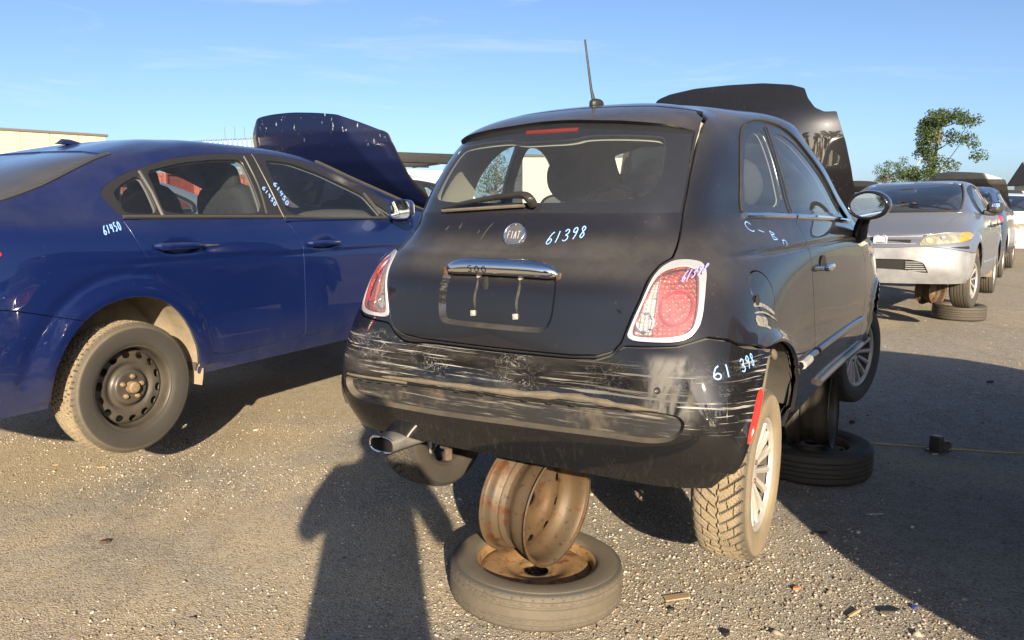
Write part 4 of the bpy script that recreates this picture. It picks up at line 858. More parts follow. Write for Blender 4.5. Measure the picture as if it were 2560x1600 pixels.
    if fnn[:, 1].sum() > 0: S = (S[0], None, S[2][:, ::-1])
    hd, _ = split(S, poly_sd(S[0][:, 0] + .03, S[0][:, 2], HP)); V, _, F = hd
    vn = np.zeros_like(V); fn = np.cross(V[F[:, 1]] - V[F[:, 0]], V[F[:, 2]] - V[F[:, 0]]); [np.add.at(vn, F[:, i], fn) for i in range(3)]; vn /= np.linalg.norm(vn, axis=1, keepdims=True) + 1e-12
    hoo = mk('hood', (V, vn, F), M_HOODF, T, rim=.02); mk('hood_inner_panel', offset((V - vn * .022, -vn, F[:, ::-1]), 0), M_PLAST, hoo)
    for s in (1, -1): mk('hood_hinge', tube([(.55 * s - .03, 2.02, .93), (.58 * s - .03, 2.0, 1.02)], .014, 8), M_PLAST, T)
    mk('engine', join([box((0, 2.45, .62), (.7, .5, .35), .05), box((.2, 2.5, .83), (.3, .3, .1), .03), box((-.3, 2.35, .82), (.2, .25, .12), .02)]), M_PLAST, T)
    # --- seats, dashboard, steering wheel
    for s in (1, -1):
        st = empty('seat'); st.parent = T; x = .375 * s
        mk('seat_cushion', sell((x, .95, .60), (.25, .27, .10), .5, .5, 14), M_SEAT, st); mk('seat_back', xf(sell((0, 0, 0), (.245, .085, .27), .55, .5, 14), (x, .74, .80), euler(R(14), 0, 0)), M_SEAT, st)
        hr = xf(sell((0, 0, 0), (.118, .055, .118), .95, .9, 18), (x - .01 if s == -1 else x, .70 if s == -1 else .86, 1.19 if s == -1 else 1.15), euler(R(10), 0, 0)); mk('headrest', hr, M_SEAT, st)
        mk('headrest_post', join([tube([(x - .05, .70, 1.0), (x - .05, .70, 1.15)], .006, 6), tube([(x + .04, .70, 1.0), (x + .04, .70, 1.15)], .006, 6)]), M_PLAST, st)
    mk('rear_bench', join([sell((0, .25, .62), (.55, .25, .10), .5, .4, 12), xf(sell((0, 0, 0), (.52, .08, .22), .5, .4, 12), (0, .05, .80), euler(R(14), 0, 0))]), M_SEAT, T)
    mk('dashboard', sell((0, 1.62, .90), (.66, .24, .15), .5, .5, 16), M_TRIM, T)
    sw = empty('steering_wheel'); sw.parent = T
    c0 = np.array((-.36, 1.22, .98)); A = euler(R(-65), 0, 0); ringp = [c0 + np.array(A) @ np.array((.185 * math.cos(a), .185 * math.sin(a), 0)) for a in np.linspace(0, 2 * math.pi, 41)]
    mk('wheel_rim', tube(ringp, .014, 8, False), M_PLAST, sw); mk('wheel_boss', join([sell(c0, (.06, .03, .06), n=10), tube([c0 + np.array((-.17, 0, 0)), c0 + np.array((.17, 0, 0))], .013, 6)]), M_PLAST, sw)
    # --- wheels
    ty = tyre(.302, .188, .20, pat_winter, 560, 60, .009); rimm = alloy_rim(.203, .17)
    W0 = None
    for (x, y, z, right, m_, spin) in ((.672, 0, .136, True, M_TYREF, .3), (-.672, 0, .136, False, M_TYREFS, 1.3), (.668, 2.30, .165, True, M_TYREFS, .9), (-.668, 2.30, .165, False, M_TYREFS, 2.)):
        w = place_wheel('wheel', T, (x, y, z), right, R(2.5) if y == 0 and right else R(-14) if y else 0, spin)
        if W0 is None:
            t0 = mk('tyre', ty, m_, w, angle=32); r0 = mk('rim', rimm, M_ALLOYD, w, angle=35); rb_ = mk('rim_barrel', barrel(.203, .17, .006, .022), M_BARREL, w, angle=35); b0 = mk('brake_drum', join([lathe([(.0, .01), (.10, .01), (.115, -.005), (.115, -.05)], 36)]), M_BRAKE, w); bo_ = [mk('wheel_bolt', q, M_STEELRUST, w) for q in bolts(4, .046, .044, .009, .010)]; W0 = (t0, r0, rb_, b0, *bo_)
        else:
            for q in W0:
                c = q.copy(); COL.objects.link(c); c.parent = w
                if q is W0[0]: c.data = q.data.copy() if m_ is not M_TYREFS or not hasattr(build_hatchback, 'gm') else build_hatchback.gm; c.data.materials[0] = m_; build_hatchback.gm = c.data
                if q is W0[1] and y != 0: c.data = c.data
    return T
M_BARREL = mat('shaded_barrel', (.10, .095, .085), .6, .5, var=.2)  # shade behind the spokes put into the barrel's colour, darker than the alloy
M_LIP2 = mat('dusty_seal', (.022, .019, .017), .8, var=.4, vscale=40)
M_PLASTG = mat('satin_black_trim', (.022, .023, .026), .28, coat=.3, dust=.12)
M_MIRROR = mat('mirror_glass', (.62, .70, .72), .03, 1.)
M_BEZEL = mat('bright_bezel', (.66, .66, .67), .22, .65, dust=.1)
M_STREAK = mat('dried_dirt', (.045, .042, .037), .85, var=.5, vscale=70)
M_BADGE = mat('badge_face', (.10, .10, .11), .4, .3); M_BADGEL = mat('badge_letters', (.80, .80, .80), .2, .6)
M_BRK = mat('brake_lamp', (.12, .022, .02), .3, coat=.5)
M_WELL = mat('wheel_well_liner', (.04, .038, .035), .9, var=.3, dust=.10)
M_EXH = mat('polished_exhaust', (.62, .60, .57), .26, .9, dust=.16, var=.3); M_EXH2 = mat('burnt_exhaust', (.44, .39, .32), .42, .8, dust=.35, var=.3)
M_HOODF = paint('hood_paint', (.010, .010, .012), .1, .3, dust=.008, coatr=.012, topdust=.04, chips=.03, spec=.05, ior=1.6)
hatchback = build_hatchback()
# ---------------------------------------------------------------- four-door saloons
ARCH_S = chaikin([(-.395, .16), (-.41, .343), (-.40, .474), (-.345, .584), (-.262, .680), (-.141, .746), (.015, .764), (.17, .72), (.275, .62), (.338, .49), (.378, .34), (.385, .16)], 2)
ARCH_S2 = ARCH_S * [1, 1] + [2.67, 0]
DLO_S = chaikin([(-.03, 1.238), (.051, 1.292), (.197, 1.352), (.426, 1.419), (.689, 1.458), (1.0, 1.480), (1.257, 1.478), (1.531, 1.447), (1.789, 1.382), (2.033, 1.276), (2.20, 1.180), (2.29, 1.115), (2.27, 1.085), (1.993, 1.083), (1.039, 1.103), (.336, 1.111), (.03, 1.116), (-.012, 1.184)], 2, w=.2)
QG_S = chaikin([(.055, 1.142), (.045, 1.18), (.04, 1.240), (.10, 1.28), (.215, 1.332), (.222, 1.25), (.226, 1.138)], 2, w=.15)
RG_S = chaikin([(.265, 1.350), (.483, 1.400), (.70, 1.428), (.905, 1.440), (.908, 1.30), (.900, 1.132), (.262, 1.138), (.26, 1.25)], 2, w=.12)
FG_S = chaikin([(1.085, 1.446), (1.294, 1.440), (1.537, 1.382), (1.80, 1.288), (1.90, 1.248), (1.995, 1.098), (1.105, 1.118), (1.08, 1.28)], 2, w=.12)
VG_S = chaikin([(1.935, 1.228), (2.06, 1.16), (2.13, 1.11), (2.02, 1.106)], 2, w=.15)
RD_S = np.concatenate([catmull([(.018, 1.114), (.05, 1.007), (.085, .93), (.133, .846), (.18, .785), (.262, .735), (.34, .672), (.392, .60), (.425, .48), (.45, .42), (.50, .392)], 4), [(.607, .386), (1.128, .392)], catmull([(1.129, .50), (1.131, .70), (1.131, .90), (1.122, .96), (1.10, 1.01), (1.045, 1.104)], 4)])
FD_S = np.concatenate([catmull([(1.045, 1.104), (1.10, 1.01), (1.122, .96), (1.131, .90), (1.131, .70), (1.129, .50), (1.130, .40)], 4)[1:-1], [(1.135, .392), (2.12, .40)], catmull([(2.22, .43), (2.275, .52), (2.30, .70), (2.295, .90), (2.27, 1.083)], 4)])
_b = [(0, 1.188), (.5, 1.186), (.648, 1.190), (.640, 1.264), (.594, 1.362), (.552, 1.428), (.389, 1.446), (0, 1.456)]; BL_S = np.array(_b + [(-x, z) for x, z in _b[-2:0:-1]])
_b = [(0, 1.115), (.45, 1.113), (.67, 1.113), (.68, 1.13), (.645, 1.25), (.59, 1.38), (.545, 1.462), (.45, 1.485), (0, 1.506)]; WS_S = np.array(_b + [(-x, z) for x, z in _b[-2:0:-1]])
_b = [(0, 3.395), (.218, 3.395), (.40, 3.365), (.486, 3.33), (.552, 3.155), (.626, 2.966), (.70, 2.815), (.55, 2.87), (.3, 2.915), (0, 2.935)]; HP_S = np.array(_b + [(-x, y) for x, y in _b[-2:0:-1]])
HL_S = chaikin([(.365, .725), (.40, .78), (.43, .829), (.57, .857), (.724, .862), (.81, .874), (.832, .83), (.832, .785), (.731, .753), (.59, .739), (.437, .724)], 2, w=.15)
AM_S = np.array([(.752, .90), (.9, .90), (.9, .75), (.74, .75)])
LG_S = chaikin([(-.50, .413), (-.442, .546), (-.30, .575), (0, .577), (.30, .575), (.442, .546), (.502, .413), (.30, .452), (0, .470), (-.30, .452)], 2, w=.15)
UGL_S = np.array([(.045, .772), (.30, .772), (.30, .742), (.06, .742)])
TL_S = chaikin([(-.52, .985), (-.60, .945), (-.80, .90), (-1.1, .88), (-1.1, 1.05), (-.8, 1.06), (-.62, 1.035)], 2)
BS_R = catmull([(-1.2, .79), (-.80, .775), (-.588, .764), (-.41, .720), (-.25, .675)], 4)

def sedan_disp(G):
    x, y, z = G[..., 0], G[..., 1], G[..., 2]; d = np.zeros_like(x)
    for yc, zc in ((.27, .978), (1.31, .952)):
        d -= .016 * np.exp(-((y - yc - .02) / .085) ** 4 - ((z - zc) / .034) ** 2) * (x > .7)
    zc = .925 - .012 * y; t = np.clip((y + .45) / .5, 0, 1) * np.clip((2.6 - y) / .4, 0, 1)
    d += .0055 * np.exp(-np.clip(z - zc, 0, 9) / .05) * (z > zc) * t * (x > .7) - .0022 * np.exp(-((z - zc + .012) / .012) ** 2) * t * (x > .7)
    for A in (ARCH_S, ARCH_S2):
        s = poly_sd(y.ravel(), z.ravel(), A).reshape(y.shape); d += .012 * np.exp(-((s - .02) / .045) ** 2) * (x > .6) * (z > .34) - .006 * np.exp(-((s - .115) / .02) ** 2) * (x > .6) * (z > .42)
    return d
def steel_wheel(w, tyre_m, disc_m, R_=.3175, W=.195, rr=.208, pat=pat_allseason, tm=None, hi=True, holes=14):
    a = mk('tyre', tyre(R_, W, rr, pat, 420 if hi else 120, 48 if hi else 20), tyre_m, w, angle=32)
    b = mk('rim', barrel(rr - .002, W * .9, .005), disc_m, w, angle=35); c = mk('wheel_disc', steel_disc(rr - .008, holes, .148, .0165 if holes > 10 else .02, .022), disc_m, w, angle=40)
    d = mk('hub_cap', xf(lathe([(0, .035), (.022, .034), (.028, .028), (.030, .0)], 24), (.052, 0, 0)), M_HUB, w)
    e = [mk('wheel_nut', q, M_HUB, w) for q in bolts(5, .052, .050, .011, .02)]
    f = mk('brake_drum', lathe([(.0, -.02), (.11, -.02), (.12, -.04), (.12, -.08)], 30), M_BRAKE, w)
    return [a, b, c, d, *e, f]
M_HUB = mat('rusty_hub', (.22, .16, .095), .75, .3, var=.4, vscale=40)
def build_sedan(T, pm, mu=10, mv=12, hood='open', wheels='steel', glassm=None, bumper_m=None, lamp_m=None, seats=True, hi=True, wheel_m=None, tyre_m=None, mirror_m=None, handle_m=None, droop=0., trim_m=None, hoodm=None):
    glassm = glassm or M_SGLASS2; M0 = shell(SEDAN, mu, mv, sedan_disp if hi else None); body = M0; B0 = bvh(M0)
    g = .0026 if hi else .004
    def cut(M, f, gap=0.):
        s = f(M[0]); a, b = split(M, s + gap)
        if gap: _, b = split(M, s - gap)
        return a, b
    side = lambda V: np.abs(V[:, 0]) > .45
    P = lambda poly, i, j, mask: (lambda V: np.where(mask(V), poly_sd(np.abs(V[:, 0]) if i == 0 else V[:, i], V[:, j], poly), 1.))
    for A in (ARCH_S, ARCH_S2): _, body = cut(body, P(A, 1, 2, side))
    rear, front = (lambda V: V[:, 1] < .45), (lambda V: V[:, 1] > 1.0)
    hoodp, body = cut(body, lambda V: np.where(V[:, 2] > .78, poly_sd(V[:, 0], V[:, 1], HP_S), 1.), g)
    lining = body
    for pl, i, m_ in ((QG_S, 1, side), (RG_S, 1, side), (FG_S, 1, side), (VG_S, 1, side), (BL_S, 0, rear), (WS_S, 0, front)): _, lining = cut(lining, P(pl, i, 2, m_))
    lo, hi_ = split(lining, 1.12 - lining[0][:, 2]); mk('interior_panel', offset(hi_, -.032), M_TRIM, T); mk('roof_lining', offset(lo, -.03), M_LINER2, T)
    back, body = cut(body, P(BL_S, 0, 2, rear)); ws, body = cut(body, P(WS_S, 0, 2, front)); win, body = cut(body, P(DLO_S, 1, 2, side))
    tl, body = cut(body, P(TL_S, 1, 2, lambda V: (np.abs(V[:, 0]) > .40) & (V[:, 1] < -.4)), g * .6)
    hl, body = cut(body, P(HL_S, 0, 2, lambda V: V[:, 1] > 2.7), g)
    rdo, body = cut(body, P(RD_S, 1, 2, lambda V: np.abs(V[:, 0]) > .6), g); fdo, body = cut(body, P(FD_S, 1, 2, lambda V: np.abs(V[:, 0]) > .6), g)
    # bumpers
    bz = lambda x: np.interp(np.abs(x), [0, .15, .37, .45, .65, .81, .85], [.700, .70, .712, .715, .69, .66, .64])
    fb, body = cut(body, lambda V: np.where(V[:, 1] > 2.5, np.maximum(V[:, 2] - bz(V[:, 0]), 2.98 - V[:, 1] - .14 * (V[:, 2] - .3)), 1.), g * 1.3)
    rb, body = cut(body, lambda V: np.where(V[:, 1] < 0, np.maximum(V[:, 2] - np.interp(V[:, 1], BS_R[:, 0], BS_R[:, 1]), V[:, 1] + .22), 1.), g * .8)
    mk('body', body, pm, T, rim=.014)
    rbo = mk('rear_bumper', rb, pm, T, rim=.014)
    lg, fb = split(fb, poly_sd(fb[0][:, 0], fb[0][:, 2], LG_S)); fbo = mk('front_bumper', fb, bumper_m or pm, T, rim=.03)
    mk('grille_opening', offset(lg, -.022), M_DARK, fbo)
    if hi:
        for k, z in enumerate((.452, .475, .498, .521, .544)):
            for x0, x1 in ((-.47, -.27), (.27, .47)) if k else ((-.47, -.30), (.30, .47)):
                w = .045 * k / 4; a = [snap(B0, (x, 5, z), (0, -1, 0))[0] + np.array((0, -.012, 0)) for x in np.linspace(x0 + (w if x0 < 0 else 0), x1 - (w if x0 > 0 else 0), 7)]; mk('grille_slat', tube(a, .0075, 6), bumper_m or pm, fbo)
        a = [snap(B0, (x, 5, .50), (0, -1, 0))[0] + np.array((0, -.04, 0)) for x in np.linspace(-.26, .26, 9)]; mk('grille_bar', tube(a, .012, 6), M_PLAST, fbo)
    # lamps
    for s in (1, -1):
        q, _ = split(hl, -hl[0][:, 0] * s)
        if len(q[2]):
            am, cl = split(q, poly_sd(np.abs(q[0][:, 0]), q[0][:, 2], AM_S)); h = mk('headlamp', cl, lamp_m or M_HLAMP, T, rim=.02); mk('turn_lamp', am, M_AMBER, h, rim=.02)
            if hi:
                for x, z, r_, m_ in ((.47, .775, .036, M_BULB), (.60, .795, .030, M_HREFL)):
                    l, n = snap(B0, (x * s, 6, z), (0, -1, 0)); mk('lamp_bowl', xf(lathe(catmull([(0, .002), (r_ * .6, .004), (r_, .010), (r_ * 1.1, .002)], 3), 24), l, Vector((1, 0, 0)).rotation_difference(Vector(n)).to_matrix()), m_, h)
        q, _ = split(tl, -tl[0][:, 0] * s); mk('tail_lamp', offset(q, .003), M_RED, T, rim=.02)
        d, _ = split(rdo, -rdo[0][:, 0] * s); rd = mk('rear_door', d, pm, T, rim=.014); d, _ = split(fdo, -fdo[0][:, 0] * s); fd = mk('front_door', d, pm, T, rim=.014)
        w, _ = split(win, -win[0][:, 0] * s)
        panes = []
        for pl, nm, par in ((QG_S, 'quarter_window', rd), (RG_S, 'rear_door_window', rd), (FG_S, 'front_door_window', fd), (VG_S, 'vent_window', fd)):
            p_, w = split(w, poly_sd(w[0][:, 1], w[0][:, 2], pl)); mk(nm, offset(p_, -.009), glassm, par)
        mk('window_frame', offset(w, -.002), M_SEAL2, T, rim=.012)
        if not hi: continue
        along = lambda pts, o=.003: [(lambda q: q[0] + q[1] * o)(snap(B0, (1.1 * s, y, z), (-s, 0, 0))) for y, z in pts]
        mk('belt_strip', tube(along(catmull([(.03, 1.124), (.34, 1.121), (.70, 1.117), (1.03, 1.112)], 5)), .010, 6), M_SEALG, rd); mk('belt_strip', tube(along(catmull([(1.06, 1.111), (1.5, 1.10), (2.0, 1.092)], 5)), .010, 6), M_SEALG, fd)
        mk('window_divider', tube(along([(.228, 1.345), (.238, 1.24), (.245, 1.128)], .0), .011, 6), M_SEALG, rd); mk('window_divider', tube(along([(1.905, 1.262), (1.96, 1.17), (2.012, 1.095)], .0), .009, 6), M_SEALG, fd)
        mk('pillar_trim', tube(along(catmull([(.935, 1.455), (.945, 1.30), (.928, 1.13)], 4), .001), .006, 6), M_SEALG, rd)
        mk('pillar_trim', tube(along(catmull([(1.008, 1.474), (1.018, 1.35), (1.032, 1.22), (1.05, 1.11)], 4), .001), .004, 6), M_SEALG, fd)
        for yc, zc, par in ((.270, .982, rd), (1.31, .951, fd)):
            l, n = snap(B0, (1.2 * s, yc, zc), (-s, 0, 0)); x = (.882) * s
            hm = handle_m or pm
            mk('handle', join([tube([(x + s * .0 + s * q[1], yc + q[0], zc + q[0] * -.02) for q in ((-.135, -.018), (-.12, .004), (-.06, .018), (.0, .020), (.07, .018), (.12, .004), (.135, -.016))], np.array([.010, .016, .018, .018, .017, .014, .008]), 10, flat=1.)]), hm, par)
            mk('key_cap', tube([(x + s * .006, yc - .115, zc), (x + s * .018, yc - .075, zc)], .019, 10), hm, par)
        mi = empty('door_mirror'); mi.parent = fd; mm = mirror_m or pm; c0 = np.array((.955 * s, 1.985, 1.150))
        sq = lambda V: np.stack([V[:, 0], np.hypot(V[:, 1], V[:, 2]) * np.sign(V[:, 1]) * np.abs(V[:, 1] / (np.hypot(V[:, 1], V[:, 2]) + 1e-9)) ** .55, np.hypot(V[:, 1], V[:, 2]) * np.sign(V[:, 2]) * np.abs(V[:, 2] / (np.hypot(V[:, 1], V[:, 2]) + 1e-9)) ** .55], 1)
        sc = lambda M: xf(xf((sq(M[0]) * [1, .078, .066], None, M[2]), rot=euler(0, 0, R(-90))), c0, euler(0, 0, R(14 * s)))
        mk('mirror_shell', sc(lathe(catmull([(.86, -.004), (.95, .008), (1.03, .002), (1.06, -.03), (1.0, -.07), (.8, -.105), (.45, -.125), (0, -.13)], 4), 40)), mm, mi); mk('mirror_glass', sc(lathe([(0, .0), (.5, .0), (.9, .0)], 40)), M_MIRROR, mi)
        mk('mirror_foot', tube([c0 + np.array((-.12 * s, .10, -.05)), c0 + np.array((-.06 * s, .07, -.065)), c0 + np.array((0, .05, -.055))], np.array([.03, .026, .034]), 8), M_PLASTG, mi)
    mk('rear_window', offset(back, -.006), M_BACKL if hi else glassm, T); mk('windshield', offset(ws, -.006), M_WSCR, T)
    if hi:
        fr = [(lambda q: q[0] + q[1] * .001)(snap(B0, (x, -3, z), (0, 1, 0))) for x, z in catmull([(.648, 1.192), (.640, 1.264), (.594, 1.362), (.552, 1.428)], 5)]
        for s in (1, -1): mk('rear_window_seal', tube(np.array(fr) * [s, 1, 1], .010, 6), M_SEALG, T)
        fr = [(lambda q: q[0] + q[1] * .001)(snap(B0, (x, 6, z), (0, -1, 0))) for x, z in catmull([(.675, 1.125), (.645, 1.25), (.592, 1.38), (.548, 1.46)], 5)]
        for s in (1, -1): mk('windshield_seal', tube(np.array(fr) * [s, 1, 1], .012, 6), M_SEAL, T)
    # hood
    if hood == 'closed': mk('hood', hoodp, hoodm or pm, T, rim=.014)
    else:
        HP = chaikin([(-.70, 1.13), (-.72, 1.30), (-.71, 1.50), (-.688, 1.62), (-.668, 1.70), (-.650, 1.745), (-.570, 1.836), (-.50, 1.855), (-.367, 1.867), (-.167, 1.871), (.073, 1.856), (.255, 1.836), (.275, 1.831), (.446, 1.773), (.612, 1.707), (.632, 1.690), (.66, 1.60), (.68, 1.506), (.695, 1.36), (.735, 1.20), (.72, 1.13), (.35, 1.12), (-.35, 1.12)], 1, w=.18)
        AX, AZ = np.meshgrid(np.linspace(-.82, .82, 75), np.linspace(1.1, 2.0, 49), indexing='ij')
        cr = np.interp(AZ, [1.15, 1.83], [.66, .265]); cl_ = np.interp(AZ, [1.15, 1.85], [-.66, -.54])
        yy = np.interp(AZ, [1.12, 1.20, 1.28, 1.36, 1.50, 1.62, 1.72, 1.90], [2.78, 2.62, 2.50, 2.40, 2.27, 2.20, 2.17, 2.17]) + .03 * np.abs(AX / .7) ** 2 + np.clip(AX - cr, 0, 1) * .33 + np.clip(cl_ - AX, 0, 1) * .5
        S = (np.stack([AX, yy, AZ], -1).reshape(-1, 3), None, grid_tris(75, 49)); fnn = np.cross(S[0][S[2][:, 1]] - S[0][S[2][:, 0]], S[0][S[2][:, 2]] - S[0][S[2][:, 0]])
        if fnn[:, 1].sum() > 0: S = (S[0], None, S[2][:, ::-1])
        hd, _ = split(S, poly_sd(S[0][:, 0], S[0][:, 2], HP)); V, _, F = hd
        vn = np.zeros_like(V); fn = np.cross(V[F[:, 1]] - V[F[:, 0]], V[F[:, 2]] - V[F[:, 0]]); [np.add.at(vn, F[:, i], fn) for i in range(3)]; vn /= np.linalg.norm(vn, axis=1, keepdims=True) + 1e-12
        ho = mk('hood', (V, None, F), hoodm or pm, T, angle=25); mk('hood_inner_panel', (V - vn * .03, None, F[:, ::-1]), M_PLAST, ho); 
        mk('engine', join([box((0, 3.0, .72), (.9, .55, .30), .05), box((.2, 3.05, .9), (.35, .3, .1), .03)]), M_PLAST, T)
        for s in (1, -1): mk('hood_hinge', tube([(.6 * s, 2.82, 1.05), (.62 * s, 2.80, 1.20)], .014, 6), M_PLAST, T)
    # underside and arches
    mk('floor_pan', join([box((0, 1.3, .36), (1.15, 4.2, .04)), box((0, 1.33, .345), (1.6, 1.9, .04)), tube([(-.3, -.9, .40), (-.3, 0, .36), (0, .6, .33), (0, 2.5, .33)], .05, 8)]), M_UNDER, T)
    for s in (1, -1):
        for yc, a0, a1 in ((-.01, -16, 172), (2.66, 10, 170)):
            w = lathe([(.02, .52), (.39, .52), (.40, .62), (.40, .845)], 36 if hi else 16, R(a0), R(a1)); w = (w[0] * [s, 1., 1.02], None, w[2]); mk('wheel_well', xf(w, (0, yc, .365)), M_WELL2, T)
    if seats:
        for x in (-.36, .36):
            st = empty('seat'); st.parent = T
            mk('seat_cushion', sell((x, 1.40, .72), (.25, .27, .10), .5, .5, 12), M_SEAT, st); mk('seat_back', xf(sell((0, 0, 0), (.24, .09, .34), .55, .5, 12), (x, 1.10, .98), euler(R(14), 0, 0)), M_SEAT, st)
            mk('headrest', xf(sell((0, 0, 0), (.135, .05, .09), .6, .6, 12), (x, 1.0, 1.335), euler(R(12), 0, 0)), M_SEAT, st)
            mk('headrest_post', join([tube([(x - .06, 1.02, 1.2), (x - .06, 1.0, 1.3)], .007, 6), tube([(x + .06, 1.02, 1.2), (x + .06, 1.0, 1.3)], .007, 6)]), M_PLAST, st)
        mk('rear_bench', join([sell((0, .55, .72), (.62, .27, .10), .5, .4, 12), xf(sell((0, 0, 0), (.62, .09, .26), .5, .4, 12), (0, .20, .98), euler(R(20), 0, 0)), sell((-.34, .10, 1.235), (.13, .06, .08), .6, .6, 10), sell((.34, .10, 1.235), (.13, .06, .08), .6, .6, 10)]), M_SEAT, T)
        mk('dashboard', sell((0, 2.25, 1.02), (.68, .30, .14), .5, .5, 14), M_TRIMD, T)
        sw = empty('steering_wheel'); sw.parent = T; c0 = np.array((-.36, 1.80, 1.06)); A = np.array(euler(R(-62), 0, 0)); mk('wheel_rim', tube([c0 + A @ np.array((.185 * math.cos(a), .185 * math.sin(a), 0)) for a in np.linspace(0, 2 * math.pi, 33)], .014, 8, False), M_PLAST, sw); mk('wheel_boss', join([sell(c0, (.07, .03, .07), n=10), tube([c0 + np.array((-.17, 0, 0)), c0 + np.array((.17, 0, 0))], .013, 6)]), M_PLAST, sw)
    # wheels
    W0 = None
    for x, y, right in ((.752, 0, True), (-.752, 0, False), (.752, 2.67, True), (-.752, 2.67, False)):
        w = place_wheel('wheel', T, (x, y, .3175), right, R(-6) if (y and wheels == 'turned') else 0, .4 + y + x)
        if W0 is None:
            if wheels == 'steel': W0 = steel_wheel(w, tyre_m or M_TYREC, wheel_m or M_STEELBLK, hi=hi)
            else:
                a = mk('tyre', tyre(.3175, .20, .205, pat_ribs, 160 if hi else 90, 40 if hi else 16), tyre_m or M_TYRED, w, angle=32); b = mk('rim', alloy_rim(.207, .18, 10), M_ALLOY, w, angle=35); W0 = [a, b, mk('rim_barrel', barrel(.207, .18, .006, .022), M_BARREL, w, angle=35), mk('brake_drum', lathe([(.0, .0), (.11, .0), (.12, -.02), (.12, -.06)], 24), M_BRAKE, w)]
        else:
            for q in W0: c = q.copy(); COL.objects.link(c); c.parent = w
    return B0
M_SGLASS2 = glass('dusty_tinted_glass', (.74, .80, .82), dust=.03, gloss=.8, film=.03)
M_BACKL = mat('dusty_rear_glass', (.035, .04, .05), .3, coat=1., dust=.13, coatr=.12)
M_WSCR = glass('windshield_glass', (.62, .68, .72), dust=.04, gloss=1., film=.04)
M_LINER2 = mat('grey_lining', (.22, .215, .205), .9); M_TRIMD = mat('dash_plastic', (.05, .05, .053), .7, dust=.15)
M_SEAL2 = mat('black_window_frame', (.018, .018, .020), .35, dust=.02); M_SEALG = mat('grey_rubber_trim', (.045, .045, .046), .4, dust=.03)
M_HLAMP = lens_mat('yellowed_lens', (.22, .22, .165), (.32, .32, .26), 70, .1); M_AMBER = lens_mat('amber_lens', (.72, .20, .02), (.82, .32, .06), 60, .1)
M_BULB = mat('lamp_bowl', (.62, .58, .36), .2, .3, coat=1.); M_HREFL = mat('lamp_reflector', (.60, .60, .56), .15, .6, coat=1.)
M_WELL2 = mat('muddy_liner', (.26, .215, .15), .95, var=.35, vscale=6, bump=.5, bscale=30)
M_TYREC = tyre_mat('dusty_allseason_tyre', .95, .05, .3175); M_TYRED = tyre_mat('plain_dusty_tyre', .2, .12, .3175)

# the blue saloon on the left
CPOS, CROT = (-2.537, 3.971, .227), (R(.346), R(.281), R(-27.924))
M_BLUE = paint('blue_paint', (.0036, .0115, .074), .30, .38, dust=.02, coatr=.02, topdust=.20, base2=(.0046, .0145, .090), chips=.015, spec=.15, ior=1.55, lowdust=.22)
def hood_mat():
    t = NT('blue_hood_paint'); co = t.coord(); z = t.sep(co)[2]; k = t.math('MULTIPLY', t.smooth(t.noise(t.mapping(co, (26, 26, 9), rot=(0, R(14), 0)), 1.5, 3, .5), .66, .72), t.smooth(z, 1.55, 1.78))
    c = t.mix(t.math('MULTIPLY', k, .7), (.0045, .008, .034), (.42, .44, .48)); b = t.bsdf(Base_Color=c, Roughness=.5, Coat_Weight=.5, Coat_Roughness=.12, Specular_IOR_Level=.1); return t.m
def build_blue():
    T = empty('blue_sedan', CPOS, CROT); tag(T, 'dark blue four-door sedan with black steel rear wheel and its hood up', 'car')
    M_BH = hood_mat()
    B = build_sedan(T, M_BLUE, 12, 14, 'open', 'steel', hoodm=M_BH, handle_m=M_BLUE)
    # fin antenna, handwritten numbers
    l, n = snap(B, (-.14, .415, 3), (0, 0, -1)); fin = np.array([(-.085, 0), (.0, .052), (.03, .056), (.055, .045), (.075, 0)])
    AX, TT = np.meshgrid(np.linspace(0, 1, 14), np.linspace(-1, 1, 11), indexing='ij'); yb = -.10 + .19 * AX; hgt = np.interp(AX, [0, .3, .6, .85, 1], [.003, .016, .029, .029, .003])
    V = np.stack([TT * np.interp(AX, [0, .5, 1], [.006, .030, .024]), -yb, hgt * (1 - TT ** 2) ** .5], -1).reshape(-1, 3) + l - np.array((0, 0, .004)); mk('roof_antenna', (V, None, grid_tris(14, 11)), M_BLUE, T, angle=70)
    for a, b, up, h in (((2, -.105, 1.046), (2, -.005, 1.068), (0, 0, 1), .036), ((2, 1.063, 1.300), (2, 1.108, 1.165), (0, .38, .35), .066), ((2, .962, 1.275), (2, 1.010, 1.165), (0, .36, .33), .060)):
        mk('number_marking', write(B, '61450', a, b, up, (-1, 0, 0), h, .0055, .004), M_MARK, T)
    P = [snap(B, (2, y, z), (-1, 0, 0)) for y, z in ((.405, .975), (.45, .977), (.52, .975))]; mk('scuff', ribbon([a + b * .001 for a, b in P], [b for a, b in P], .012, True), M_STREAK, T)
    return T
blue_car = build_blue()

